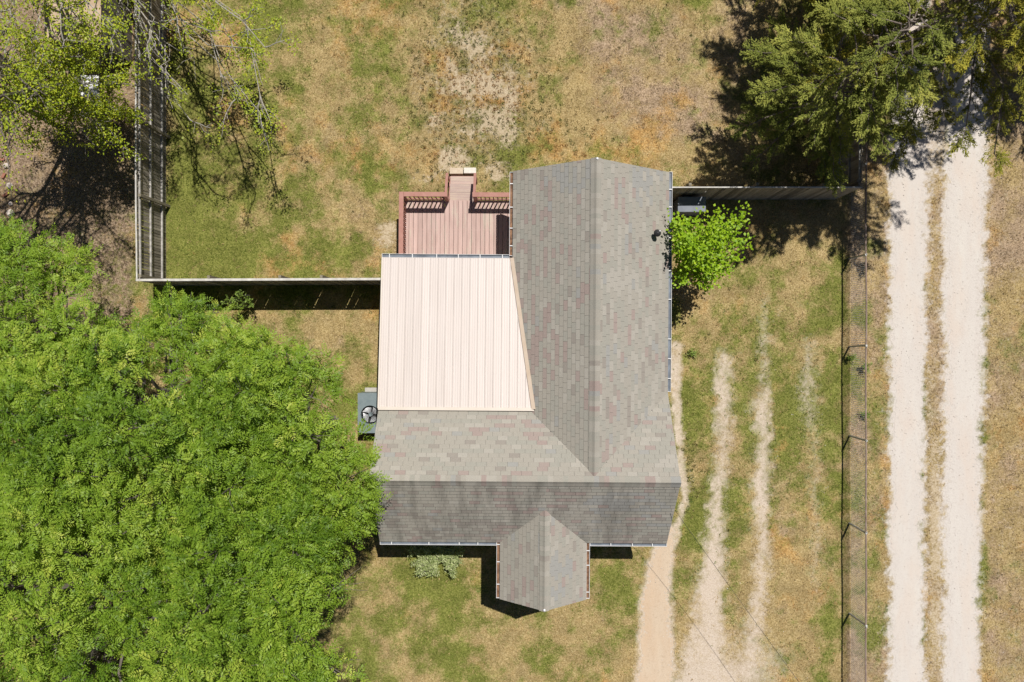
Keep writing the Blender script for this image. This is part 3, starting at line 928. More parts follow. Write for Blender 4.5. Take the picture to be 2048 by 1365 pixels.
def rake(p0, p1):
    p0 = Vector(p0); p1 = Vector(p1)
    d = (p1 - p0).normalized(); nrm = Vector((0, 0, 1)).cross(d).normalized() * 0.02
    rk.prism([p0 + nrm - Vector((0, 0, .19)), p1 + nrm - Vector((0, 0, .19)), p1 + nrm - Vector((0, 0, .052)), p0 + nrm - Vector((0, 0, .052))], -2 * nrm)


rake((EX0, YT - .03, ZE), (RX, YT - .03, RZ)); rake((EX1, YT - .03, ZE), (RX, YT - .03, RZ))
for xx in (FX0 + .03, EX1 - .03):
    rake((xx, FYE, ZE), (xx, FYR, FZR)); rake((xx, BYE, ZE), (xx, FYR, FZR))
rake((PX0, PYF + .03, ZE), (PXR, PYF + .03, PZR)); rake((PX1, PYF + .03, ZE), (PXR, PYF + .03, PZR))
rk.build("rake_board", M_FASCIA, house)


def gutter(p0, p1, out, bottom, brackets, zt=ZE - 0.015, wdt=0.105):
    """open trough from p0 to p1 (plan), out: unit plan vector away from the roof"""
    p0 = Vector((p0[0], p0[1], 0)); p1 = Vector((p1[0], p1[1], 0))
    d = (p1 - p0); L = d.length; d.normalize()
    o = Vector((out[0], out[1], 0))
    R = Matrix(((d.x, o.x, 0, p0.x), (d.y, o.y, 0, p0.y), (0, 0, 1, zt), (0, 0, 0, 1)))
    mb = MB()
    mb.box(0, L, wdt - 0.010, wdt, -0.11, 0.0, 0, R)          # outer lip
    mb.box(0, L, 0.002, 0.008, -0.11, -0.005, 0, R)
    mb.box(0, L, 0.008, wdt - 0.010, -0.11, -0.100, 0, R)
    mb.box(0.0, 0.012, 0.008, wdt - 0.010, -0.10, 0.0, 0, R)
    mb.box(L - 0.012, L, 0.008, wdt - 0.010, -0.10, 0.0, 0, R)
    g = mb.build("gutter", M_GUTTER, house)
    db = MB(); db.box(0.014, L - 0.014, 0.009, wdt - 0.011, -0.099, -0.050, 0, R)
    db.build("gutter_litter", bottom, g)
    for t in brackets:
        hb = MB(); hb.box(t * L - 0.013, t * L + 0.013, -0.012, wdt - 0.004, 0.002, 0.008, 0, R)
        hb.build("bracket", M_GUTTER, g)
    return g


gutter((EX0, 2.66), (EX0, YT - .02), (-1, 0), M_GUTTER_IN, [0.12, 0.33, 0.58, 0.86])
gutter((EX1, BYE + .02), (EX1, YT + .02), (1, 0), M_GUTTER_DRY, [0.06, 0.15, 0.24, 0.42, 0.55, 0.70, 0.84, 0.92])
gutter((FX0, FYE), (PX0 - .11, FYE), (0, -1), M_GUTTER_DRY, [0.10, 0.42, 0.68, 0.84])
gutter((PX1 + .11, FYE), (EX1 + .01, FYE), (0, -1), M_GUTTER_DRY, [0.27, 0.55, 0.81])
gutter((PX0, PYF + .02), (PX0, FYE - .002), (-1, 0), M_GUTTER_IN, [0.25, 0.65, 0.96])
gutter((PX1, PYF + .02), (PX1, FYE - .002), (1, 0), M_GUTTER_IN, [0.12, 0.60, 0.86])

# cream metal roof over the corner
MX0, MY0, MY1, MZ0, MZ1 = -4.06, 2.585, -2.08, 2.655, 3.15
msl = (MZ1 - MZ0) / (MY0 - MY1)
mt = MB()
mt.prism([(MX0 + .01, MY0 - .03, MZ0 - .05), (0.06, MY0 - .03, MZ0 - .05), (0.76, MY1, MZ1 - .05), (MX0 + .01, MY1, MZ1 - .05)], (0, 0, 0.03))
metal_roof = mt.build("metal_roof", M_METALTRIM, house)
PW = 0.249
pb = MB()
x_ = 0.0
prof = [(0, 0.024), (0.016, 0.024), (0.030, 0.0), (0.082, 0.0), (0.090, 0.006), (0.102, 0.006), (0.110, 0.0), (0.160, 0.0), (0.168, 0.006), (0.180, 0.006), (0.188, 0.0), (0.234, 0.0), (0.247, 0.022), (0.2485, 0.020)]
top0 = [(a, 0, z) for a, z in prof]; Ly = MY1 - MY0; Lz = MZ1 - MZ0
top1 = [(a, Ly, z + Lz) for a, z in prof]
n = len(prof)
pb.faces(top0 + top1, [(i, n + i, n + i + 1, i + 1) for i in range(n - 1)])
lo0 = [(a, 0, z - 0.012) for a, z in prof]
pb.faces(top0 + lo0, [(i, i + 1, n + i + 1, n + i) for i in range(n - 1)])
pm = pb.mesh("metal_panel", M_METALROOF)
for k in range(19):
    obj_of("metal_panel", pm, metal_roof, (MX0 + k * PW, MY0, MZ0 + rnd.uniform(-.002, .002)))
tb = MB()
tb.prism([(MX0 - .01, MY1 + .045, MZ1 + .020), (0.66, MY1 + .045, MZ1 + .020), (0.69, MY1 - .05, MZ1 + .026), (MX0 - .01, MY1 - .05, MZ1 + .026)], (0, 0, 0.016))
tb.build("top_trim", M_METALEDGE, metal_roof)
fl = MB()
a0 = Vector((-0.05, MY0 + .01, MZ0 + .03)); a1 = Vector((0.655, MY1 + .01, MZ1 + .035))
fl.prism([a0 + Vector((-.03, 0, 0)), a0 + Vector((.085, 0, .05)), a1 + Vector((.075, 0, .05)), a1 + Vector((-.045, 0, 0))], (0, 0, 0.012))
fl.build("side_flashing", M_METALTRIM, metal_roof)
eg = MB()
eg.prism([(MX0 - .03, MY0, MZ0 - .02), (MX0 + .012, MY0, MZ0 - .02), (MX0 + .012, MY1, MZ1 - .02), (MX0 - .03, MY1, MZ1 - .02)], (0, 0, 0.05))
eg.build("edge_trim", M_METALEDGE, metal_roof)
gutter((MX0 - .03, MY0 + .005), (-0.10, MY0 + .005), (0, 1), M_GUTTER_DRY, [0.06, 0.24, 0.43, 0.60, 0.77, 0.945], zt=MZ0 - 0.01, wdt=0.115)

# plumbing vent
vx, vy = G(1314, 464, 3.35)
vb = MB()
vb.tube([(vx, vy, 2.85), (vx, vy, 3.28)], 0.045, 10)
vp = vb.build("vent_pipe", M_DARK, roof)
vb = MB(); vb.tube([(vx, vy, 3.26), (vx, vy, 3.30), (vx, vy, 3.36), (vx, vy, 3.39)], [0.10, 0.115, 0.075, 0.02], 12); vb.build("vent_cap", M_DARK, vp)
vb = MB(); vb.tube([(vx + .06, vy + .05, 3.36), (vx + .06, vy + .05, 3.40)], [0.03, 0.012], 8); vb.build("cap_bolt", M_WHITEBOX, vp)
for (x_, y_, z_) in ((RX + .02, YT - .03, RZ + .05), (PXR + .0, PYF + .05, PZR + .05)):
    vb = MB(); vb.tube([(x_, y_, z_), (x_, y_, z_ + .012)], [.035, .02], 8); vb.build("ridge_nail_cap", M_WHITEBOX, roof)

# ------------------------------------------------------------------ deck
DZ = 0.55
RZT = 1.40
deck = empty("wooden_deck", (0, 0, 0), math.radians(-0.4))
tag(deck, 'faded red wooden deck with railing and steps behind the house', 'deck')
bw = 0.1535
DX0, DX1 = -3.72, 0.30
DY0, DY1 = 2.26, 4.82
k = 0
x = DX0
bmesh_b = MB(); bmesh_b.box(0.006, bw - 0.006, 0, DY1 - DY0, -0.035, 0)
bm_ = bmesh_b.mesh("deck_board", M_DECK)
while x < DX1 - bw:
    obj_of("deck_board", bm_, deck, (x, DY0, DZ + rnd.uniform(-.003, .003)))
    x += bw; k += 1
fr = MB()
fr.box(DX0, DX1, DY1 - .05, DY1 - .01, 0.25, DZ - .037); fr.box(DX0, DX0 + .04, DY0, DY1 - .051, 0.25, DZ - .037)
for yy in (2.6, 3.2, 3.8, 4.4): fr.box(DX0 + .041, DX1, yy, yy + .04, 0.25, DZ - .037)
fr.build("joist_frame", M_RAIL, deck)
for xx in (DX0 + .06, -2.0, -.2):
    for yy in (DY0 + .3, DY1 - .16):
        b = MB(); b.box(xx, xx + .09, yy, yy + .09, -0.05, DZ - .04); b.build("deck_post", M_RAIL, deck)
SX0, SX1 = -2.20, -1.33          # opening for the steps
CW = 0.155
b = MB(); b.box(DX0 - .06, DX0 - .06 + CW, DY0 + .02, DY1 + .10, RZT - .038, RZT); b.build("rail_cap", M_RAIL, deck, bevel=.006)
b = MB(); b.box(DX0 - .06 + CW + .003, SX0 + .03, DY1 - .055, DY1 + .10, RZT - .038, RZT - .001); b.build("rail_cap", M_RAIL, deck, bevel=.006)
b = MB(); b.box(SX1 - .02, DX1 - .02, DY1 - .055, DY1 + .10, RZT - .038, RZT - .001); b.build("rail_cap", M_RAIL, deck, bevel=.006)
BAL = MB(); BAL.box(-.018, .018, -.018, .018, 0, RZT - DZ - .16)
bal_m = BAL.mesh("baluster", M_RAIL)
for (xa, xb) in ((DX0 + .04, SX0 - .02), (SX1 + .04, DX1 - .03)):
    b = MB(); b.box(xa, xb, DY1 + .0, DY1 + .038, RZT - .13, RZT - .042); b.build("top_rail", M_RAIL, deck)
    b = MB(); b.box(xa, xb, DY1 + .0, DY1 + .038, DZ + .08, DZ + .165); b.build("bottom_rail", M_RAIL, deck)
    n = int((xb - xa) / .137)
    for i in range(n):
        obj_of("baluster", bal_m, deck, (xa + (i + .5) * (xb - xa) / n, DY1 - .019, DZ + .10))
b = MB(); b.box(DX0 + .0, DX0 + .038, DY0 + .02, DY1 - .06, RZT - .13, RZT - .042); b.build("top_rail", M_RAIL, deck)
b = MB(); b.box(DX0 + .0, DX0 + .038, DY0 + .02, DY1 - .06, DZ + .08, DZ + .165); b.build("bottom_rail", M_RAIL, deck)
for i in range(17):
    obj_of("baluster", bal_m, deck, (DX0 + .058, DY0 + .12 + i * .140, DZ + .10))
for (xx, yy) in ((DX0 + .0, DY1 - .05), (SX0 - .08, DY1 - .05), (SX1 - .005, DY1 - .05), (DX1 - .12, DY1 - .05)):
    b = MB(); b.box(xx, xx + .088, yy, yy + .088, DZ - .25, RZT - .04); b.build("rail_post", M_RAIL, deck)
# steps
for i, (y0, y1, z) in enumerate(((DY1 + .012, DY1 + .60, 0.42), (DY1 + .57, DY1 + .90, 0.24))):
    for j in range(2):
        h = (y1 - y0) / 2
        b = MB(); b.box(SX0 + .02, SX1 - .02, y0 + j * h + .003, y0 + (j + 1) * h - .003, z - .038, z); b.build("tread", M_DECK_TREAD, deck)
    b = MB(); b.box(SX0 + .03, SX1 - .03, y1 + (.002 if i else -.02), y1 + (.022 if i else -.001), z - .20, z - .04); b.build("riser", M_RAIL, deck)
for xx in (SX0 - .02, SX1 - .02):
    b = MB(); b.prism([(xx, DY1 + .0, .20), (xx, DY1 + .92, -.03), (xx, DY1 + .92, .14), (xx, DY1 + .0, .52)], (.036, 0, 0)); b.build("stringer", M_RAIL, deck)
for sgn, xx in ((-1, SX0 - .075), (1, SX1 - .0)):
    b = MB(); b.prism([(xx, DY1 + .06, RZT - .07), (xx, DY1 + .84, 0.93), (xx, DY1 + .84, 0.97), (xx, DY1 + .06, RZT - .03)], (.09, 0, 0)); b.build("handrail", M_RAIL, deck)
    b = MB(); b.box(xx + .02, xx + .075, DY1 + .74, DY1 + .80, -.03, 0.96); b.build("handrail_post", M_RAIL, deck)

# two loose blocks that serve as the lowest step
for nm, lab, m_, (x0, y0), (x1, y1), zt in (
        ("concrete_block", "tan concrete block at the foot of the deck steps, left of its paler twin", M_BLOCK_TAN, G(899, 348, .17), G(926, 336, .17), .17),
        ("concrete_block", "off-white concrete block at the foot of the deck steps, right of a tan one", M_BLOCK_PALE, G(927.5, 347, .15), G(952, 335.5, .15), .15)):
    b = MB(); b.box(x0, x1, y0, y1, -0.03, zt)
    o = b.build(nm, m_, bevel=.012)
    tag(o, lab, 'block', 'step blocks')

# ------------------------------------------------------------------ air conditioner
ax0, ay1 = G(716, 787, .8); _, ay0 = G(716, 866, .8)
ax1 = ax0 + 1.04
ac = empty("air_conditioner", ((ax0 + ax1) / 2, (ay0 + ay1) / 2, 0))
tag(ac, 'grey-blue packaged air conditioner with a round fan beside the house wall', 'air conditioner')
hx, hy = (ax1 - ax0) / 2, (ay1 - ay0) / 2
fx, fy, fr_ = G(740, 830, .8)[0] - (ax0 + ax1) / 2, G(740, 830, .8)[1] - (ay0 + ay1) / 2, 0.315
b = MB()
for (x0, x1, y0, y1) in ((-hx, hx, -hy, -hy + .02), (-hx, hx, hy - .02, hy), (-hx, -hx + .02, -hy + .02, hy - .02), (hx - .02, hx, -hy + .02, hy - .02)):
    b.box(x0, x1, y0, y1, .08, .775)
b.box(-hx + .02, hx - .02, -hy + .02, hy - .02, .08, .12)
b.build("casing", M_AC, ac)
b = MB()                      # lid: rectangle with a round hole
N = 32
ring = [(fx + fr_ * math.cos(2 * math.pi * i / N), fy + fr_ * math.sin(2 * math.pi * i / N)) for i in range(N)]


def to_rect(a):
    c, s_ = math.cos(a), math.sin(a)
    t = 1e9
    if c > 1e-6: t = min(t, (hx + .01 - fx) / c)
    if c < -1e-6: t = min(t, (-hx - .01 - fx) / c)
    if s_ > 1e-6: t = min(t, (hy + .01 - fy) / s_)
    if s_ < -1e-6: t = min(t, (-hy - .01 - fy) / s_)
    return (fx + c * t, fy + s_ * t)


angs = sorted([2 * math.pi * i / N for i in range(N)] + [math.atan2(sy * (hy + .01) - fy, sx * (hx + .01) - fx) % (2 * math.pi) for sx in (-1, 1) for sy in (-1, 1)])
inn = [(fx + fr_ * math.cos(a), fy + fr_ * math.sin(a)) for a in angs]
outr = [to_rect(a) for a in angs]
for i in range(len(angs)):
    j = (i + 1) % len(angs)
    b.face([(*inn[i], .80), (*outr[i], .80), (*outr[j], .80), (*inn[j], .80)])
    b.face([(*outr[i], .80), (*outr[i], .765), (*outr[j], .765), (*outr[j], .80)])
    b.face([(*inn[i], .66), (*inn[i], .80), (*inn[j], .80), (*inn[j], .66)])
b.build("lid", M_AC, ac)
b = MB(); b.tube([(fx, fy, .50), (fx, fy, .52)], fr_ - .01, 24); b.build("shroud_bottom", M_DARK, ac)
b = MB(); b.tube([(fx, fy, .58), (fx, fy, .72)], [.075, .07], 16); b.build("fan_hub", M_AC, ac)
for k in range(4):
    b = MB()
    a = math.pi / 2 * k + 0.55
    pts = []
    for rr in np.linspace(.06, fr_ - .03, 5):
        tw = 0.34 + 0.42 * (rr / fr_)
        pts.append([(fx + rr * math.cos(a + s_ * tw), fy + rr * math.sin(a + s_ * tw), .66 + .05 * s_) for s_ in (-1, 0, 1)])
    for i in range(4):
        for j in range(2):
            b.face([pts[i][j], pts[i + 1][j], pts[i + 1][j + 1], pts[i][j + 1]])
            b.face([(p[0], p[1], p[2] - .004) for p in (pts[i][j + 1], pts[i + 1][j + 1], pts[i + 1][j], pts[i][j])])
    b.build("fan_blade", M_BLADE, ac)
b = MB()
for rr in np.arange(.06, fr_, .042):
    b.tube([(fx + rr * math.cos(2 * math.pi * i / 24), fy + rr * math.sin(2 * math.pi * i / 24), .806) for i in range(25)], .0022, 4, cap=False)
for k in range(8):
    a = math.pi * k / 4
    b.tube([(fx + .05 * math.cos(a), fy + .05 * math.sin(a), .806), (fx + (fr_ + .02) * math.cos(a), fy + (fr_ + .02) * math.sin(a), .804)], .003, 4)
b.build("fan_guard", M_DARK, ac)
b = MB(); b.box(-hx + .08, hx + .06, -hy - .05, hy + .14, -.05, .08); b.build("pad", M_CONC, ac)

# ------------------------------------------------------------------ wooden fences
FH = 1.83


def picket_mesh(w, h, name="picket"):
    b = MB()
    t = 0.018
    b.prism([(-w / 2, -t / 2, 0), (w / 2, -t / 2, 0), (w / 2, -t / 2, h - .03), (w / 2 - .025, -t / 2, h), (-w / 2 + .025, -t / 2, h), (-w / 2, -t / 2, h - .03)], (0, t, 0))
    return b.mesh(name, M_FENCE)


def wood_fence(name, label, p0, p1, n, inner, post_ts, rails=(.30, 1.02, 1.68), rail_h=.05, rail_d=.055, seed=0, lean=None, gap=0.004, cap=0.0, narrow=0.0):
    """p0->p1 plan; inner: unit plan vector to the side with rails and posts"""
    rf = random.Random(seed)
    p0 = Vector((*p0, 0)); p1 = Vector((*p1, 0)); d = p1 - p0; L = d.length; d.normalize()
    inn_ = Vector((inner[0], inner[1], 0))
    f = empty(name, p0)
    tag(f, label, 'fence')
    az = math.atan2(d.y, d.x)
    w = L / n
    me_ = picket_mesh(w - gap, FH)
    zs = 1.0
    for i in range(n):
        c = d * ((i + .5) * w)
        off = 0.0
        bow = 0.0
        if lean: bow = lean((i + .5) / n)
        o = obj_of("picket", me_, f, c + Vector((0, 0, -0.02)), (0, 0, az))
        zs = 1 + rf.uniform(-.02, .012)
        o.scale = (.93 if rf.random() < narrow else 1, 1, zs)
        tilt = math.radians(rf.gauss(0, 0.35)); lx = bow / FH
        # lean the picket about its foot (outwards) and a little sideways
        R = Matrix.Rotation(az, 4, 'Z') @ Matrix.Rotation(tilt, 4, 'Y')
        out = -inn_
        axis = Vector((0, 0, 1)).cross(out)
        R = Matrix.Rotation(lx + rf.uniform(-.006, .006), 4, axis) @ R
        o.rotation_euler = R.to_euler()
    for z in rails:
        b = MB()
        R = Matrix(((d.x, inn_.x, 0, 0), (d.y, inn_.y, 0, 0), (0, 0, 1, 0), (0, 0, 0, 1)))
        # rail in lengths between posts, slightly out of line, following the lean
        cuts = [0.0] + sorted(post_ts) + [1.0]
        for ta, tb_ in zip(cuts[:-1], cuts[1:]):
            if tb_ - ta < 0.01: continue
            sh_ = rf.uniform(-.008, .008)
            la = (lean(ta) if lean else 0) * z / FH; lb = (lean(tb_) if lean else 0) * z / FH
            pts = []
            for t, l_ in ((ta, la), (tb_, lb)):
                for dy, dz in ((.011, 0), (.011 + rail_d, 0), (.011 + rail_d, rail_h), (.011, rail_h)):
                    pts.append(d * (t * L) + inn_ * (dy - l_) + Vector((0, 0, z + dz + sh_)))
            b.faces(pts, [(0, 3, 2, 1), (4, 5, 6, 7), (0, 1, 5, 4), (1, 2, 6, 5), (2, 3, 7, 6), (3, 0, 4, 7)])
        b.build("rail", M_FENCE_RAIL, f)
    if cap:
        b = MB()
        N_ = 14
        for a_ in range(N_):
            t0_, t1_ = a_ / N_, (a_ + 1) / N_
            jz = rf.uniform(-.006, .006)
            pts = []
            for t in (t0_, t1_):
                l_ = lean(t) if lean else 0
                for q_, dz in ((-cap * .45, 0), (cap * .55, 0), (cap * .55, .03), (-cap * .45, .03)):
                    pts.append(d * (t * L) + inn_ * (q_ - l_) + Vector((0, 0, FH + .006 + dz + jz)))
            b.faces(pts, [(0, 3, 2, 1), (4, 5, 6, 7), (0, 1, 5, 4), (1, 2, 6, 5), (2, 3, 7, 6), (3, 0, 4, 7)])
        b.build("cap_rail", M_FENCE_CAP, f)
    for t in post_ts:
        b = MB()
        l_ = lean(t) if lean else 0
        c = d * (t * L) + inn_ * (.011 + rail_d + .05)
        h = FH + rf.uniform(-.02, .06)
        s_ = .045
        pts = [c + d * a + inn_ * q_ + Vector((0, 0, -.1)) for a, q_ in ((-s_, -s_), (s_, -s_), (s_, s_), (-s_, s_))]
        pts += [c + d * a + inn_ * (q_ - l_) + Vector((0, 0, h)) for a, q_ in ((-s_, -s_), (s_, -s_), (s_, s_), (-s_, s_))]
        b.faces(pts, [(3, 2, 1, 0), (4, 5, 6, 7), (0, 1, 5, 4), (1, 2, 6, 5), (2, 3, 7, 6), (3, 0, 4, 7)])
        b.build("post", M_FENCE_POST, f)
    return f


LX = -12.17
YC = 1.955
# long left fence, rails facing the yard
LL = 13.2 - YC
wood_fence("wooden_fence", "long grey picket fence at the left with three pale rails facing the yard", (LX, YC + .02), (LX, 13.2), int(LL / .100), (1, 0),
           [0.012, (4.72 - YC) / LL, (7.15 - YC) / LL, (9.6 - YC) / LL, (12.0 - YC) / LL], seed=1,
           lean=lambda t: 0.035 * math.sin(min(t * 3.2, 1.0) * math.pi * .5), gap=.016, cap=.045)
wood_fence("wooden_fence", "grey picket fence joining the left fence corner to the house wall under the metal roof", (LX - .03, YC), (-3.82, YC + .035), 82, (0, 1),
           [(-9.85 + 12.2) / 8.38, (-7.55 + 12.2) / 8.38, (-6.2 + 12.2) / 8.38], seed=2, rail_d=.04, lean=lambda t: -0.02, gap=.0005, narrow=.09, cap=.075)
wood_fence("wooden_fence", "grey board fence running right from the house to the chain link fence", (4.56, 4.985), (11.36, 4.985), 50, (0, 1),
           [0.18, 0.5, 0.82], seed=3, rail_d=.04, cap=.04, gap=.002)
wood_fence("wooden_fence", "shaded board fence running back beneath the cedars at upper right", (11.38, 5.05), (11.38, 13.4), 62, (-1, 0),
           [0.02, 0.3, 0.6, 0.9], seed=4)

# ------------------------------------------------------------------ chain link fence
CX = 11.87
CH = 1.13
cl_f = empty("chain_link_fence", (CX, -13.2, 0))
tag(cl_f, 'galvanised chain link fence between the grass drive and the gravel lane', 'fence')
post_px = [164, 342, 517, 694, 872, 1047, 1228, 1402]
pys = [G(1699, p)[1] for p in post_px]
for i, y in enumerate(pys):
    b = MB(); b.tube([(0, y + 13.2, -.1), (rnd.uniform(-.02, .02), y + 13.2 + rnd.uniform(-.06, .06), CH + .02)], .034, 8); b.build("post", M_WIRE, cl_f)
    b = MB(); b.tube([(0, y + 13.2, CH + .0), (0, y + 13.2, CH + .05)], [.034, .012], 8); b.build("post_cap", M_WIRE, cl_f)
b = MB()
yy = np.linspace(-13.2, 12.8, 90)
b.tube([(0.008 * math.sin(y * 1.3), y + 13.2, CH - .02 + .012 * math.sin(y * .9 + 1)) for y in yy], .028, 6)
b.build("top_rail", M_RUST, cl_f)
# woven mesh: zig-zag wires, each a thin ribbon
pitch = 0.066
nz = int(26.0 / pitch)
rows = int(1.08 / (pitch / 2))
V = []
wr = 0.0023
for sgn in (0, 1):
    i, j = np.meshgrid(np.arange(nz), np.arange(rows), indexing='ij')
    i = i.ravel(); j = j.ravel()
    ya = i * pitch + ((j + sgn) % 2) * (pitch / 2); yb = i * pitch + ((j + 1 + sgn) % 2) * (pitch / 2)
    za = 0.03 + j * pitch / 2; zb = za + pitch / 2
    dyv = (yb - ya); ln = np.hypot(dyv, zb - za)
    nyv, nzv = -(zb - za) / ln * wr, dyv / ln * wr
    xo = 0.028 + 0.003 * (sgn * 2 - 1)
    quad = np.stack([np.stack([np.full_like(ya, xo), ya - nyv, za - nzv], 1), np.stack([np.full_like(ya, xo), ya + nyv, za + nzv], 1),
                     np.stack([np.full_like(ya, xo), yb + nyv, zb + nzv], 1), np.stack([np.full_like(ya, xo), yb - nyv, zb - nzv], 1)], 1)
    V.append(quad.reshape(-1, 3))
    quad2 = quad.copy(); 
    quad2[:, :, 0] = xo
    a = quad2[:, 0] * .5 + quad2[:, 1] * .5; c = quad2[:, 2] * .5 + quad2[:, 3] * .5
    e1 = np.array([wr, 0, 0])
    V.append(np.stack([a - e1, a + e1, c + e1, c - e1], 1).reshape(-1, 3))
V = np.concatenate(V)
mo = np_mesh("wire_mesh", V, 4, M_WIRE, parent=cl_f)
mo['kind'] = 'stuff'


# ------------------------------------------------------------------ plants
def leaves_mesh(name, Pb, D, Nn, L, W, tone, mat, parent, shape=0.45):
    """diamond leaves: base points, directions, normals, lengths, widths"""
    D = D / np.linalg.norm(D, axis=1, keepdims=True)
    S = np.cross(D, Nn); S = S / (np.linalg.norm(S, axis=1, keepdims=True) + 1e-9)
    L = L[:, None]; W = W[:, None]
    m = Pb + D * L * shape
    V = np.stack([Pb, m + S * W / 2, Pb + D * L, m - S * W / 2], 1).reshape(-1, 3)
    return np_mesh(name, V, 4, mat, {"tone": np.repeat(tone, 4)}, parent)


def rdirs(rs_, n):
    v = rs_.normal(0, 1, (n, 3))
    return v / np.linalg.norm(v, axis=1, keepdims=True)


def inside_poly(px, py, poly):
    inside = np.zeros(px.shape, bool)
    n = len(poly)
    for i in range(n):
        x0, y0 = poly[i]; x1, y1 = poly[(i + 1) % n]
        c = ((y0 > py) != (y1 > py)) & (px < (x1 - x0) * (py - y0) / (y1 - y0 + 1e-9) + x0)
        inside ^= c
    return inside


def limb_path(a, b, sag, rs_, n=6):
    a = np.array(a, float); b = np.array(b, float)
    pts = []
    w = rs_.normal(0, 0.05, (n + 1, 3)) * np.linalg.norm(b - a)
    for i in range(n + 1):
        t = i / n
        p = a + (b - a) * t
        p[2] += sag * math.sin(math.pi * t)
        if 0 < i < n: p = p + w[i] * 0.7
        pts.append(p)
    return pts


M_PECAN = mat_leaf("pecan_leaf", [(0.0, (0.085, 0.165, 0.011)), (0.45, (0.200, 0.320, 0.026)), (0.8, (0.315, 0.425, 0.050)), (1.0, (0.45, 0.51, 0.08))], trans=0.27, rough=0.5, spec=0.3)
M_SPRING = mat_leaf("spring_leaf", [(0.0, (0.14, 0.22, 0.012)), (0.5, (0.32, 0.41, 0.020)), (1.0, (0.50, 0.51, 0.035))], trans=0.25)
M_BIGLEAF = mat_leaf("bright_leaf", [(0.0, (0.13, 0.25, 0.006)), (0.5, (0.27, 0.44, 0.012)), (1.0, (0.42, 0.56, 0.03))], trans=0.28, rough=0.5, spec=0.3)
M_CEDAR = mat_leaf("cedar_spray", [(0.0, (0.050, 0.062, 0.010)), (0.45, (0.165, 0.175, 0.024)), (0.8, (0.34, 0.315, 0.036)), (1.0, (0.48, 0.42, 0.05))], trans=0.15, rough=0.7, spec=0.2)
M_CEDAR_GREEN = mat_leaf("cedar_spray_green", [(0.0, (0.070, 0.088, 0.014)), (0.5, (0.200, 0.235, 0.042)), (1.0, (0.43, 0.43, 0.09))], trans=0.15, rough=0.7, spec=0.2)
M_PALELEAF = mat_leaf("variegated_leaf", [(0.0, (0.14, 0.20, 0.05)), (0.5, (0.36, 0.43, 0.17)), (1.0, (0.62, 0.64, 0.38))], trans=0.25)
M_SAPLING = mat_leaf("sapling_leaf", [(0.0, (0.13, 0.22, 0.03)), (1.0, (0.30, 0.40, 0.08))], trans=0.3)


def compound_leaves(rs_, base, dirs, scale, tone0=None, pairs=6, leaflet=0.086, width=0.031):
    """pinnate leaves: arrays of leaflets along each drooping rachis"""
    n = len(base)
    RL = scale * rs_.uniform(0.26, 0.42, n)
    up = np.tile(np.array([0, 0, 1.0]), (n, 1)) + rs_.normal(0, 0.28, (n, 3))
    up /= np.linalg.norm(up, axis=1, keepdims=True)
    side = np.cross(dirs, up); side /= (np.linalg.norm(side, axis=1, keepdims=True) + 1e-9)
    P_, D_, N_, L_, W_, T_ = [], [], [], [], [], []
    tone = np.clip((0.5 if tone0 is None else tone0) + rs_.normal(0, 0.17, n), 0, 1)
    for j in range(pairs + 1):
        t = 0.18 + 0.82 * j / pairs
        pos = base + dirs * (RL * t)[:, None] - np.array([0, 0, 1.0]) * (0.22 * RL * t * t)[:, None]
        for sgn in ((-1, 1) if j < pairs else (0,)):
            d = dirs * (0.55 if sgn else 1.0) + side * sgn * 0.85 + rs_.normal(0, 0.13, (n, 3)) - np.array([0, 0, 0.22])
            P_.append(pos); D_.append(d); N_.append(up + rs_.normal(0, 0.25, (n, 3)))
            sz = leaflet * scale * (0.8 + 0.5 * math.sin(math.pi * min(t, .95))) * rs_.uniform(.8, 1.2, n)
            L_.append(sz); W_.append(width * scale * rs_.uniform(.85, 1.2, n)); T_.append(np.clip(tone + rs_.normal(0, .06, n), 0, 1))
    return [np.concatenate(a) for a in (P_, D_, N_, L_, W_, T_)]


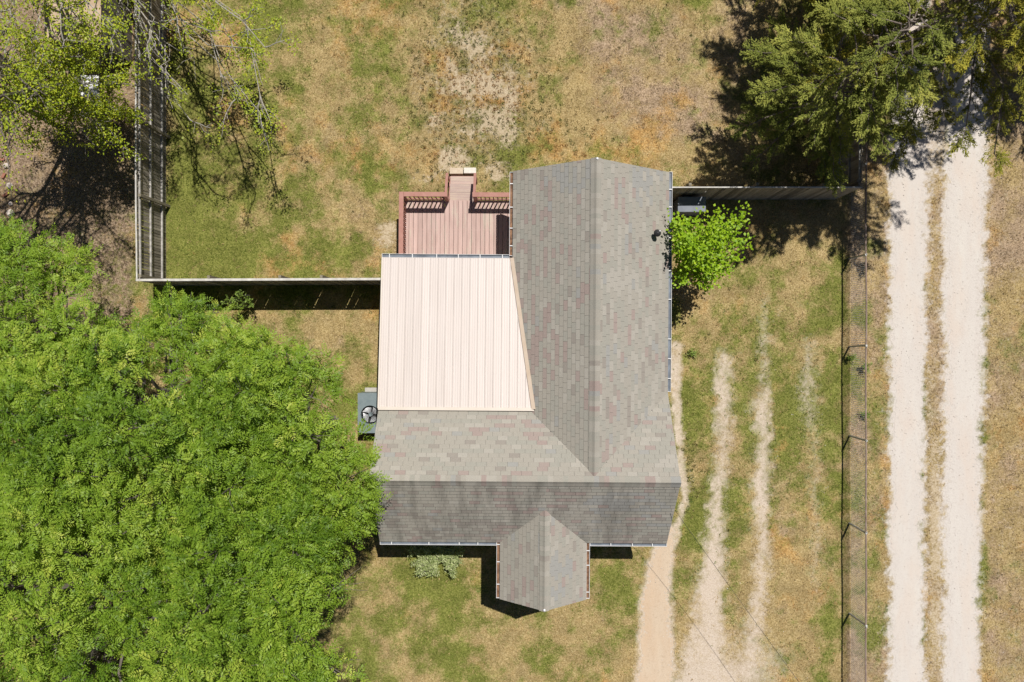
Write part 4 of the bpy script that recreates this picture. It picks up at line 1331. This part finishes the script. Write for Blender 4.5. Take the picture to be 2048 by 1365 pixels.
def broad_tree(name, label, cat, base, height, clumps, mat, bark, seed, leaf_n=90, scale=1.0, group=None, outline=None, top=None):
    """clumps: list of (x,y,z,r). Trunk, one limb object per main limb, crown mesh of pinnate leaves"""
    rs_ = np.random.RandomState(seed)
    root = empty(name, (base[0], base[1], 0))
    tag(root, label, cat, group)
    bx, by = base
    if outline is not None:
        c_ = np.array(clumps)
        kk = inside_poly(c_[:, 0] * F / (CAM_Z - c_[:, 2]) + 1024, 682.5 - c_[:, 1] * F / (CAM_Z - c_[:, 2]), outline)
        clumps = [c for c, q_ in zip(clumps, kk) if q_]
    b = MB()
    th = height * 0.42
    lean = rs_.normal(0, .18, 2)
    fork = np.array([lean[0], lean[1], th])
    if top is not None: fork[:2] = (top[0] - bx) * .45, (top[1] - by) * .45
    r0 = 0.035 * height
    b.tube([(0, 0, -.15), (0, 0, .1), tuple(fork * .5), tuple(fork)], [r0 * 1.4, r0, r0 * .85, r0 * .7], 9)
    b.build("trunk", bark, root)
    C = np.array(clumps)
    # limbs: group clumps by azimuth
    ang = np.arctan2(C[:, 1] - by, C[:, 0] - bx)
    nl = max(4, min(8, len(C) // 6))
    idx = np.argsort(ang)
    for grp in np.array_split(idx, nl):
        mb = MB()
        ctr = C[grp][:, :3].mean(0) - np.array([bx, by, 0])
        mid = fork + (ctr - fork) * 0.55; mid[2] = max(mid[2], th * 0.9)
        main = limb_path(fork, mid, 0.1, rs_, 5)
        mb.tube(main, list(np.linspace(r0 * .5, r0 * .25, 6)), 6)
        for g in grp:
            end = C[g][:3] - np.array([bx, by, 0])
            br = limb_path(mid, end, 0.08, rs_, 4)
            mb.tube(br, list(np.linspace(r0 * .22, .012, 5)), 5)
            for _ in range(3):
                tip = end + rdirs(rs_, 1)[0] * C[g][3] * np.array([.9, .9, .55])
                st_ = br[3]
                mb.tube([tuple(st_), tuple((np.array(st_) + tip) / 2 + rs_.normal(0, .04, 3)), tuple(tip)], [.014, .009, .004], 4)
        mb.build("limb", bark, root)
    Pb, Dd, Tn = [], [], []
    tree_tone = rs_.uniform(-.09, .09)
    for (cx_, cy_, cz_, cr) in clumps:
        n = int(leaf_n * (cr / 0.8) ** 2)
        d = rdirs(rs_, n)
        d[:, 2] = np.where(rs_.rand(n) < 0.68, np.abs(d[:, 2]), d[:, 2])
        rad = cr * rs_.uniform(0.35, 1.0, n) ** 0.6
        p = np.array([cx_, cy_, cz_]) + d * rad[:, None] * np.array([1, 1, 0.62])
        out = d * np.array([1, 1, .35]) + rs_.normal(0, .45, (n, 3)) * np.array([1, 1, .4])
        Tn.append(np.full(n, rs_.normal(.5 + tree_tone, .14)))
        Pb.append(p); Dd.append(out / np.linalg.norm(out, axis=1, keepdims=True))
    Pb = np.concatenate(Pb); Dd = np.concatenate(Dd); Tn = np.concatenate(Tn)
    if outline is not None:
        tip = Pb + Dd * 0.25 * scale
        px = tip[:, 0] * F / (CAM_Z - tip[:, 2]) + 1024; py = 682.5 - tip[:, 1] * F / (CAM_Z - tip[:, 2])
        jit = rs_.normal(0, 15, (2, len(px)))
        k = inside_poly(px + jit[0], py + jit[1], outline)
        Pb, Dd, Tn = Pb[k], Dd[k], Tn[k]
    a = compound_leaves(rs_, Pb - np.array([bx, by, 0]), Dd, scale, Tn)
    leaves_mesh("crown", *a, mat, root)
    return root


# extent of the pecans' crowns as measured in the photograph
PECAN_OUT = [(-400, 420), (0, 445), (40, 440), (70, 490), (120, 485), (185, 500), (195, 560), (170, 620), (230, 640), (300, 620), (335, 575), (420, 610), (430, 640), (520, 665), (560, 690), (600, 690),
             (640, 715), (690, 770), (722, 840), (765, 872), (772, 900), (758, 940), (770, 975), (738, 1010), (756, 1050), (722, 1065), (705, 1105), (670, 1120), (668, 1150), (700, 1170), (672, 1205), (640, 1220), (620, 1280), (660, 1300), (715, 1325), (730, 1380), (740, 1600), (-400, 1600)]


def dome_clumps(rs_, cx, cy, z0, rx, ry, h, n, rmin=.42, rmax=.92):
    out = []
    for i in range(n):
        rr = math.sqrt((i + .5) / n); a = i * 2.39996 + rs_.uniform(-.35, .35)
        x = cx + rx * rr * math.cos(a); y = cy + ry * rr * math.sin(a)
        z = z0 + h * math.sqrt(max(0, 1 - rr * rr * .92)) + rs_.normal(0, .62)
        out.append((x, y, z, rs_.uniform(rmin, rmax)))
    # a looser lower skirt
    for i in range(n // 3):
        a = rs_.uniform(0, 2 * math.pi); rr = rs_.uniform(.6, 1.0)
        out.append((cx + rx * rr * math.cos(a), cy + ry * rr * math.sin(a), z0 + rs_.uniform(-.5, .5), rs_.uniform(rmin, rmax) * .9))
    return out


PEC = [
    ((-6.3, -2.9), (-5.9, -2.6), 7.0, 4.1, 3.2, 3.2, 2.9, 60, "lush green pecan tree whose leaves overhang the house's left gable"),
    ((-9.8, -2.9), (-10.0, -2.5), 8.0, 4.2, 3.2, 3.4, 3.4, 54, "lush green pecan tree in the middle of the leafy mass at lower left"),
    ((-7.0, -6.5), (-6.7, -6.8), 7.6, 4.5, 3.3, 3.0, 3.0, 58, "lush green pecan tree at the bottom edge left of the front lawn"),
    ((-11.4, -7.2), (-11.6, -7.4), 8.0, 4.2, 3.4, 3.4, 3.4, 50, "lush green pecan tree filling the lower left corner"),
    ((-15.2, -3.6), (-15.2, -3.6), 7.4, 3.8, 2.9, 3.4, 2.9, 40, "lush green pecan tree at the left edge beside the dense leafy mass"),
    ((-13.9, -0.9), (-13.4, 0.7), 6.6, 3.2, 2.8, 2.6, 2.8, 40, "lush green pecan tree just below the dirt yard and its rocks"),
]
for i, (bs, (bx, by), h, z0, rx, ry, dh, n, lab) in enumerate(PEC):
    rs_ = np.random.RandomState(100 + i)
    broad_tree("pecan_tree", lab, 'tree', bs, h, dome_clumps(rs_, bx, by, z0, rx, ry, dh, n), M_PECAN, M_BARK, 200 + i, leaf_n=128, group='pecan trees', outline=PECAN_OUT, top=(bx, by))

# low pecan sucker growth at the fence corner
rs_ = np.random.RandomState(55)
cl = [(*G(px, py, 2.2), 2.2 + rs_.normal(0, .25), r_) for px, py, r_ in ((350, 640, .55), (400, 655, .5), (450, 640, .45), (330, 690, .6), (480, 690, .5), (270, 680, .6), (390, 610, .35), (440, 625, .3), (345, 600, .35), (560, 730, .6), (610, 760, .6), (210, 640, .6))]
broad_tree("pecan_sapling", "young pecan with yellow-green tips in front of the left fence corner", 'tree', G(400, 690), 2.4, cl, M_PECAN, M_BARK, 300, leaf_n=85, scale=.85, outline=[(150, 560), (230, 640), (320, 570), (400, 560), (440, 560), (490, 640), (640, 690), (700, 800), (700, 900), (150, 900)])


# sparse spring trees behind the left fence: recursive limbs with few leaves
def sparse_tree(name, label, base, targets, seed, leaf_per_tip, bark, mat, trunk_h, r0, tip_leaf=0.072, spread=.55, scale_sub=1.0, sub=7, hole=None):
    rs_ = np.random.RandomState(seed)
    root = empty(name, (base[0], base[1], 0)); tag(root, label, 'tree')
    o3 = np.array([base[0], base[1], 0.0])
    fork = np.array([rs_.normal(0, .1), rs_.normal(0, .1), trunk_h])
    b = MB(); b.tube([(0, 0, -.1), tuple(fork * .5 + np.array([.05, .03, 0])), tuple(fork)], [r0 * 1.3, r0, r0 * .8], 8); b.build("trunk", bark, root)
    LP, LD, LN, LL_, LW, LT = [], [], [], [], [], []
    for (tx, ty, tz, lw) in targets:
        mb = MB()
        end = np.array([tx, ty, tz]) - o3
        main = limb_path(fork, end, 0.35, rs_, 8)
        ml = np.linalg.norm(end - fork)
        mb.tube(main, list(np.linspace(r0 * .55, .012, 9)), 6)
        tips = [(np.array(main[-1]), (end - fork) / ml)]
        for s_ in range(sub):
            k = rs_.randint(3, 9)
            st_ = np.array(main[min(k, 8)])
            dd = (end - fork) / ml + rs_.normal(0, spread, 3) * np.array([1, 1, .6])
            dd /= np.linalg.norm(dd)
            ln = rs_.uniform(.5, 1.3) * scale_sub
            e2 = st_ + dd * ln
            br = limb_path(st_, e2, .05, rs_, 4)
            mb.tube(br, list(np.linspace(.020, .008, 5)), 5)
            tips.append((e2, dd))
            for q_ in range(4):
                s3 = np.array(br[rs_.randint(1, 5)])
                d3 = dd + rs_.normal(0, .6, 3) * np.array([1, 1, .6]); d3 /= np.linalg.norm(d3)
                e3 = s3 + d3 * rs_.uniform(.25, .7) * scale_sub
                mb.tube([tuple(s3), tuple((s3 + e3) / 2 + rs_.normal(0, .03, 3)), tuple(e3)], [.009, .007, .004], 4)
                tips.append((e3, d3)); tips.append(((s3 + e3) / 2, d3))
        mb.build("limb", bark, root)
        for (e_, d_) in tips:
            n = rs_.poisson(leaf_per_tip * lw * rs_.choice([.25, .8, 1.6]))
            if n == 0: continue
            LP.append(e_ + rs_.normal(0, .11, (n, 3))); LD.append((d_ + rs_.normal(0, .8, (n, 3))) * np.array([1, 1, .35]))
            LN.append(np.array([0, 0, 1.0]) + rs_.normal(0, .28, (n, 3)))
            LL_.append(tip_leaf * rs_.uniform(.7, 1.4, n)); LW.append(tip_leaf * .6 * rs_.uniform(.7, 1.3, n)); LT.append(np.clip(rs_.normal(.55, .22, n), 0, 1))
    A = [np.concatenate(a) for a in (LP, LD, LN, LL_, LW, LT)]
    if hole:      # an opening in the crown
        w_ = A[0] + o3
        hx_, hy_ = w_[:, 0] * F / (CAM_Z - w_[:, 2]) + 1024, 682.5 - w_[:, 1] * F / (CAM_Z - w_[:, 2])
        k = (np.abs(hx_ - hole[0]) > hole[2]) | (np.abs(hy_ - hole[1]) > hole[3]) | (rs_.rand(len(hx_)) < .15)
        A = [a[k] for a in A]
    leaves_mesh("crown", *A, mat, root)
    return root


def T(px, py, z, lw=1.0):
    x_, y_ = G(px, py, z); return (x_, y_, z, lw)


sparse_tree("bare_limbed_tree", "nearly leafless pale limbed tree reaching over the left fence from the top edge", G(248, -140),
            [T(440, 120, 4.6, .5), T(530, 95, 4.2, .9), T(470, 200, 4.0, .5), T(375, 190, 4.3, .4), T(520, 190, 3.6, 1.0), T(300, 60, 5.0, .3), (-10.0, 9.2, 7.0, 1.7), (-8.5, 9.6, 7.0, 1.8), (-7.7, 9.4, 6.8, 1.6), (-9.2, 10.8, 7.5, 1.7), (-8.0, 11.4, 7.0, 1.8), (-10.6, 11.3, 7.4, 1.5), (-9.3, 8.95, 6.6, 1.4), T(430, 30, 3.2, 2.2), T(490, 40, 2.8, 2.4), T(460, 75, 2.6, 2.0), T(520, 225, 2.6, 1.4), T(400, 10, 3.4, 1.6), T(335, 130, 3.6, .4), T(380, 240, 3.2, .5), T(230, 60, 4.8, .8)],
            401, 8, M_BARK_PALE, M_SPRING, 2.0, .060, sub=6)
sparse_tree("leafy_young_tree", "yellow-green leafed young tree over the small white table behind the left fence", G(150, 205),
            [T(60, 140, 3.4, 1.5), T(130, 110, 3.8, 1.5), T(200, 130, 3.4, 1.6), T(222, 170, 3.2, 1.2), T(230, 230, 2.8, 1.5), T(160, 230, 3.2, 1.5), T(90, 230, 3.2, 1.6), T(30, 200, 3.4, 1.6), T(20, 250, 3.0, 1.4), T(110, 170, 3.9, 1.5), T(170, 170, 3.8, .9), T(190, 280, 2.4, 1.0), T(60, 180, 3.8, 1.2)],
            402, 13, M_BARK_PALE, M_SPRING, 1.6, .07, spread=.8, scale_sub=.85, sub=9, hole=(179, 172, 21, 25))
sparse_tree("tall_thin_tree", "tall thin tree at the left edge whose long trunk shadow crosses the dirt yard", (-13.95, 7.55),
            [(-14.4 + dx_, 7.7 + dy_, 6.4 + dz_, 1.0) for dx_, dy_, dz_ in ((-.6, -.9, .4), (.9, -.7, .0), (1.6, .2, .3), (.2, 1.1, .8), (-1.6, .3, .6), (-1.4, -1.6, .2), (.6, -1.9, -.2), (2.1, -1.2, -.1), (-2.4, -.6, .9), (0, 0, 1.4), (1.2, -2.6, -.3), (-.6, -2.8, .1))],
            405, 5, M_BARK, M_SPRING, 4.8, .10, spread=.8, sub=8)
sparse_tree("slender_tree", "slender tree left of the white table with its crown out over the left edge", (-15.5, 7.3),
            [(-16.2 + dx_, 7.2 + dy_, 6.0 + dz_, 1.0) for dx_, dy_, dz_ in ((-.8, -.6, .3), (.8, -.9, .0), (.4, .9, .8), (-1.4, .5, .6), (-.9, -1.7, .2), (.7, -2.0, -.2), (0, 0, 1.2))],
            406, 5, M_BARK, M_SPRING, 4.2, .08, spread=.8, sub=8)
sparse_tree("thin_grey_tree", "thin tree with sparse yellow-green leaves in the upper left corner", G(150, -60),
            [T(20, 20, 6.2, .9), T(70, 60, 5.8, .8), T(120, 20, 6.0, .9), T(180, 30, 5.4, .8), T(10, 100, 5.2, 1.0), T(60, -20, 6.5, 1), T(210, 90, 5, .9)],
            403, 16, M_BARK_PALE, M_SPRING, 2.4, .11, sub=8)


# cedars
def cedar(name, label, base, height, R, zmin, nb, seed, mat, droop=0.15, dens=1.0, az_bias=None):
    rs_ = np.random.RandomState(seed)
    root = empty(name, (base[0], base[1], 0)); tag(root, label, 'tree', 'cedar trees')
    b = MB(); r0 = .022 * height
    b.tube([(0, 0, -.1), (0, 0, height * .5), (0.05, .05, height * .97)], [r0 * 1.3, r0 * .8, .02], 8); b.build("trunk", M_CEDAR_BARK, root)
    LP, LD, LN, LL_, LW, LT = [], [], [], [], [], []
    mb = MB()
    for k in range(nb):
        t = (k + rs_.rand()) / nb
        z = zmin + (height * .97 - zmin) * t ** 1.15
        az = k * 2.39996 + rs_.uniform(-.4, .4)
        prof = (1 - ((z - zmin) / (height - zmin)) ** 1.3) ** .8
        ln = R * (0.30 + .70 * prof) * rs_.uniform(.62, 1.08)
        d = np.array([math.cos(az), math.sin(az), rs_.uniform(.05, .35)])
        st_ = np.array([0, 0, z]); en = st_ + d * ln; en[2] -= droop * ln
        path = limb_path(st_, en, .12 * ln, rs_, 6)
        mb.tube(path, list(np.linspace(.012 + .010 * ln, .006, 7)), 5)
        PA = np.array(path)
        ntw = int(16 * ln * dens) + 5
        btone = rs_.normal(.5, .13)
        for w in range(ntw):
            s_ = rs_.uniform(.22, 1.0) ** .8
            f_ = s_ * 6; i0 = min(int(f_), 5); p = PA[i0] + (PA[i0 + 1] - PA[i0]) * (f_ - i0)
            ax_ = (PA[i0 + 1] - PA[i0]); ax_ /= np.linalg.norm(ax_)
            sd = np.cross(ax_, [0, 0, 1]); sd /= np.linalg.norm(sd) + 1e-9
            sg = rs_.choice([-1, 1])
            td = ax_ * rs_.uniform(.7, 1.0) + sd * sg * rs_.uniform(.35, .85) + np.array([0, 0, rs_.uniform(-.12, .25)])
            td /= np.linalg.norm(td)
            tl = (.26 + .62 * (1 - s_) ** .6 * min(ln / 2, 1.2)) * rs_.uniform(.6, 1.15)
            n = int(28 * tl / .3)
            u = rs_.uniform(.05, 1, n)
            LP.append(p + td * (u * tl)[:, None] + rs_.normal(0, .022, (n, 3)))
            fan = np.cross(td, [0, 0, 1.0])
            LD.append(td * .8 + fan[None, :] * rs_.choice([-1, 1], n)[:, None] * rs_.uniform(.15, .7, n)[:, None] + rs_.normal(0, .22, (n, 3)))
            LN.append(np.array([0, 0, 1.0]) + rs_.normal(0, .3, (n, 3)))
            LL_.append(rs_.uniform(.05, .11, n)); LW.append(rs_.uniform(.016, .028, n))
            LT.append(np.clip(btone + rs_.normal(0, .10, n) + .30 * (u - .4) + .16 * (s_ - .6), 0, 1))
    mb.build("branch_whorl", M_CEDAR_BARK, root)
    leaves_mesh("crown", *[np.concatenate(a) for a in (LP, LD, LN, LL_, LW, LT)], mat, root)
    return root


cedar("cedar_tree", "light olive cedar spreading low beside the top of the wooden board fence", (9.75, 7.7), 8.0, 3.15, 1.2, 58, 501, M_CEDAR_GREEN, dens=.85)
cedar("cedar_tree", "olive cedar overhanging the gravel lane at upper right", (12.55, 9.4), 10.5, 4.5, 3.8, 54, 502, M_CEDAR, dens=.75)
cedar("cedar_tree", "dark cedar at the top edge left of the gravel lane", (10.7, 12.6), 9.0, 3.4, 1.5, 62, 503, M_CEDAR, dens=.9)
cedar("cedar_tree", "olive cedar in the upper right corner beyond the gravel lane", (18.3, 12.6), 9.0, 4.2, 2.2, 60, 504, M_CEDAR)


# bright tree against the right wall
def bright_tree():
    rs_ = np.random.RandomState(601)
    base = (5.75, 2.45)
    root = empty("mulberry_tree", (*base, 0)); tag(root, 'bright lime green large leafed tree pressed against the right side of the house', 'tree')
    b = MB(); b.tube([(0, 0, -.1), (.03, .02, .8), (-.05, .05, 1.5)], [.09, .07, .05], 8); b.build("trunk", M_BARK, root)
    LP, LD, LN, LL_, LW, LT = [], [], [], [], [], []
    zc = 3.3
    arms = [(1490, 425, 3.0), (1440, 425, 3.3), (1395, 440, 3.4), (1366, 452, 3.5), (1362, 490, 3.5), (1400, 490, 3.9), (1440, 480, 3.6), (1488, 480, 2.9), (1470, 515, 2.8), (1430, 545, 2.8), (1415, 572, 2.3), (1375, 525, 3.3), (1360, 560, 2.7), (1395, 520, 3.4), (1450, 540, 2.5), (1470, 450, 3.2), (1420, 510, 3.4), (1375, 480, 3.8), (1425, 455, 3.6), (1352, 440, 3.2)]
    for (px, py, z) in arms:
        x_, y_ = G(px, py, z)
        end = np.array([x_ - base[0], y_ - base[1], z])
        fork = np.array([-.05, .05, 1.3 + rs_.uniform(-.2, .2)])
        pth = limb_path(fork, end, .12, rs_, 6)
        mb = MB(); mb.tube(pth, list(np.linspace(.028, .006, 7)), 5); mb.build("limb", M_BARK, root)
        PA = np.array(pth)
        n = 235
        s_ = rs_.uniform(.45, 1.05, n); f_ = np.clip(s_ * 6, 0, 5.99); i0 = f_.astype(int)
        p = PA[i0] + (PA[i0 + 1] - PA[i0]) * (f_ - i0)[:, None] + rs_.normal(0, .13, (n, 3))
        LP.append(p); d = rs_.normal(0, .8, (n, 3)) * np.array([1, 1, .35]) + (end - fork) / np.linalg.norm(end - fork) * .6 - np.array([0, 0, .25])
        LD.append(d); LN.append(np.array([0, 0, 1.0]) + rs_.normal(0, .33, (n, 3)))
        sz = rs_.uniform(.075, .13, n); LL_.append(sz); LW.append(sz * rs_.uniform(.6, .8, n)); LT.append(np.clip(rs_.normal(.5, .2, n), 0, 1))
    leaves_mesh("crown", *[np.concatenate(a) for a in (LP, LD, LN, LL_, LW, LT)], M_BIGLEAF, root, shape=.4)


bright_tree()


def bush(name, label, cat, base, stems, leaf_n, L, mat, seed, aspect=.4, bark=M_BARK, spread=.10):
    rs_ = np.random.RandomState(seed)
    root = empty(name, (*base, 0)); tag(root, label, cat)
    mb = MB(); LP, LD, LN, LL_, LW, LT = [], [], [], [], [], []
    for (dx, dy, z) in stems:
        s0 = np.array([dx * .15, dy * .15, 0.0]); e = np.array([dx, dy, z])
        pth = limb_path(s0, e, .05, rs_, 5); mb.tube(pth, list(np.linspace(.012, .004, 6)), 4)
        PA = np.array(pth); n = leaf_n
        f_ = np.clip(rs_.uniform(.25, 1.05, n) * 5, 0, 4.99); i0 = f_.astype(int)
        p = PA[i0] + (PA[i0 + 1] - PA[i0]) * (f_ - i0)[:, None] + rs_.normal(0, spread * .4, (n, 3))
        LP.append(p); LD.append(rs_.normal(0, .8, (n, 3)) * np.array([1, 1, .4]) + np.array([0, 0, .15])); LN.append(np.array([0, 0, 1.0]) + rs_.normal(0, .4, (n, 3)))
        sz = L * rs_.uniform(.7, 1.3, n); LL_.append(sz); LW.append(sz * aspect); LT.append(np.clip(rs_.normal(.5, .25, n), 0, 1))
    mb.build("stems", bark, root)
    leaves_mesh("foliage", *[np.concatenate(a) for a in (LP, LD, LN, LL_, LW, LT)], mat, root)
    return root


sx, sy = G(497, 612)
bush("sapling", "small green sapling standing in the dark shadow of the front fence", 'sapling', (sx + .05, sy + .0),
     [(-.40, .10, 1.35), (.42, .12, 1.3), (-.15, .22, 1.55), (.2, .30, 1.65), (.45, -.05, 1.1), (-.3, -.08, 1.0), (.3, .36, 1.6), (.05, .15, 1.6), (-.1, -.1, .9)], 46, .075, M_SAPLING, 701, .45)
rs_ = np.random.RandomState(5)
sx, sy = G(876, 1098)
st = [(rs_.uniform(-1.0, 1.0), rs_.uniform(-.80, .30), rs_.uniform(.30, .65)) for _ in range(130)]
st = [s_ for s_ in st if abs(s_[0]) < 1.0 + .5 * s_[1]]
bush("shrub", "pale variegated shrub half in shadow against the front wall", 'shrub', (sx, sy), st, 60, .10, M_PALELEAF, 702, .3)
# weeds growing along the chain link fence and by the right wall
for i, (px, py, hgt, sp, lab) in enumerate([(1698, 715, .35, .14, "dark weed at the chain link fence below its middle post"), (1383, 707, .25, .14, "lone broad weed in the sand beside the right wall of the house"),
                                           (1726, 830, .3, .12, "green weed growing on the lane side of the chain link fence"), (1725, 735, .4, .16, "weed clump against the chain link wire by the second clear post")]):
    rs_ = np.random.RandomState(800 + i)
    x_, y_ = G(px, py)
    bush("weed", lab, 'weed', (x_, y_), [(rs_.uniform(-sp, sp), rs_.uniform(-sp, sp), rs_.uniform(.4, 1) * hgt) for _ in range(9)], 14, .07, M_SAPLING, 820 + i, .4, spread=.08)

# ------------------------------------------------------------------ things behind the fences
x0, y1 = G(1356, 394, 1.0); x1, y0 = G(1412, 424, 1.0)
bin_ = empty("storage_box", ((x0 + x1) / 2, (y0 + y1) / 2, 0)); tag(bin_, 'slate grey lidded box between the board fence and the bright green tree', 'box')
w_, d_ = (x1 - x0) / 2, (y1 - y0) / 2
b = MB(); b.faces([(-w_ + .05, -d_ + .04, 0), (w_ - .05, -d_ + .04, 0), (w_ - .05, d_ - .04, 0), (-w_ + .05, d_ - .04, 0), (-w_ + .02, -d_ + .02, .93), (w_ - .02, -d_ + .02, .93), (w_ - .02, d_ - .02, .93), (-w_ + .02, d_ - .02, .93)],
                  [(3, 2, 1, 0), (4, 5, 6, 7), (0, 1, 5, 4), (1, 2, 6, 5), (2, 3, 7, 6), (3, 0, 4, 7)]); b.build("body", M_BOX, bin_, bevel=.01)
b = MB(); b.prism([(-w_, -d_, .935), (w_, -d_, .935), (w_, d_, .975), (-w_, d_, .975)], (0, 0, .035)); b.build("lid", M_BOX, bin_, bevel=.008)
for s_ in (-1, 1):
    b = MB(); b.box(s_ * w_ * .5 - .05, s_ * w_ * .5 + .05, -d_ - .012, -d_ + .0, .86, .96); b.build("latch", M_DARK, bin_)

x0, y1 = G(161, 151, .9); x1, y0 = G(197, 193, .9)
wb_ = empty("white_table", ((x0 + x1) / 2, (y0 + y1) / 2, 0)); tag(wb_, 'small white plastic table half hidden under the yellow-green tree', 'table')
w_, d_ = (x1 - x0) / 2, (y1 - y0) / 2
for k in range(5):
    b = MB(); b.box(-w_ + k * 2 * w_ / 5 + .004, -w_ + (k + 1) * 2 * w_ / 5 - .004, -d_, d_, .865, .90); b.build("slat", M_WHITEBOX, wb_, bevel=.004)
for sx in (-1, 1):
    for sy in (-1, 1):
        b = MB(); b.box(sx * (w_ - .04) - .025, sx * (w_ - .04) + .025, sy * (d_ - .04) - .025, sy * (d_ - .04) + .025, -.03, .863); b.build("leg", M_WHITEBOX, wb_)

# low board shed in the corner
sx0, sx1 = -15.2, -13.36; sy0, sy1 = 9.75, 13.6; shz = 1.82
shed = empty("board_shed", ((sx0 + sx1) / 2, (sy0 + sy1) / 2, 0)); tag(shed, 'low dark board shed with a flat tan roof in the upper left beyond the fence', 'shed')
cx_, cy_ = (sx0 + sx1) / 2, (sy0 + sy1) / 2
b = MB(); b.box(sx0 - cx_ - .0, sx1 - cx_ - .0, sy0 - cy_ - .0, sy1 - cy_, shz - .04, shz); b.build("shed_roof", M_TANROOF, shed)
sb = MB(); sb.box(-.066, .066, -.01, .01, 0, shz - .045); sbm = sb.mesh("wall_board", M_SHEDBOARD)
n = int((sy1 - sy0) / .14)
for i in range(n):
    obj_of("wall_board", sbm, shed, (sx1 - cx_ - .02, sy0 - cy_ + (i + .5) * .14, -.02 + rnd.uniform(-.01, .0)), (0, 0, math.pi / 2))
n = int((sx1 - sx0) / .14)
for i in range(n - 1):
    obj_of("wall_board", sbm, shed, (sx0 - cx_ + (i + .7) * .14, sy0 - cy_ + .03, -.02 + rnd.uniform(-.01, .0)))
b = MB(); b.box(sx0 - cx_ + .06, sx1 - cx_ - .06, sy0 - cy_ + .06, sy1 - cy_ - .06, 0, shz - .06); b.build("shed_core", M_SHEDBOARD, shed)

# rubble at the left edge
rs_ = np.random.RandomState(9)


def rock(name, label, px, py, r_, m_, seed):
    rs2 = np.random.RandomState(seed)
    x_, y_ = G(px, py)
    b = MB()
    rings = []
    for (zf, rf) in ((-.2, .8), (.15, 1.0), (.5, .8), (.72, .42)):
        rings.append([(r_ * rf * math.cos(a) * rs2.uniform(.8, 1.15), r_ * rf * math.sin(a) * rs2.uniform(.8, 1.15), r_ * zf) for a in np.linspace(0, 2 * math.pi, 9)[:-1]])
    for i in range(3):
        for j in range(8):
            b.face([rings[i][j], rings[i][(j + 1) % 8], rings[i + 1][(j + 1) % 8], rings[i + 1][j]])
    b.face(rings[3])
    o = b.build(name, m_, loc=(x_, y_, 0)); tag(o, label, 'rock', 'rubble at the left edge')


for i, (px, py, r_, lab) in enumerate([(13, 332, .11, "pale rock beside the dark debris, topmost at the left edge"), (20, 372, .12, "flat pale rock halfway down the left edge rubble line"),
                                       (22, 427, .14, "largest pale rock, just above the pecan leaves at the left edge"), (22, 408, .08, "small pale rock directly above the largest one at the left edge")]):
    rock("rock", lab, px, py, r_, M_STONE, 900 + i)
for i, (px, py, rz, lab) in enumerate([(4, 320, .3, "broken red brick at the left edge nearest the black shade"), (8, 352, 1.1, "red brick lying askew between two pale rocks at the left edge"), (12, 390, .7, "red brick below the flat pale rock at the left edge")]):
    x_, y_ = G(px, py)
    b = MB(); b.box(-.10, .10, -.048, .048, -.02, .05); o = b.build("brick", M_BRICK, loc=(x_, y_, 0), bevel=.006); o.rotation_euler = (0, .05, rz); tag(o, lab, 'brick', 'bricks at the left edge')

# service wire from the right gable
wx, wy = G(1350, 1022, 3.95)
p0 = Vector((4.80, wy, 3.95)); p1 = Vector((8.43, -10.02, 3.55)); pe = Vector((13.6, -17.12, 5.6))
pts = []
for i in range(31):
    t = i / 30
    x_ = p0.x + (pe.x - p0.x) * t; y_ = p0.y + (pe.y - p0.y) * t
    z_ = p0.z + (pe.z - p0.z) * t - 4 * 1.08 * t * (1 - t)
    pts.append((x_, y_, z_))
b = MB(); b.tube(pts, .006, 5); o = b.build("service_wire", M_BLACKWIRE); tag(o, 'thin black wire slanting from the right gable over the driveway', 'wire')
pole = empty("utility_pole", (pe.x, pe.y, 0)); tag(pole, 'wooden utility pole holding the far end of the thin black wire', 'pole')
b = MB(); b.tube([(0, 0, -.2), (0, 0, 7.0)], [.14, .10], 10); b.build("shaft", M_POLE, pole)
b = MB(); b.box(-.7, .7, -.05, .05, 6.5, 6.62); b.build("crossarm", M_POLE, pole)
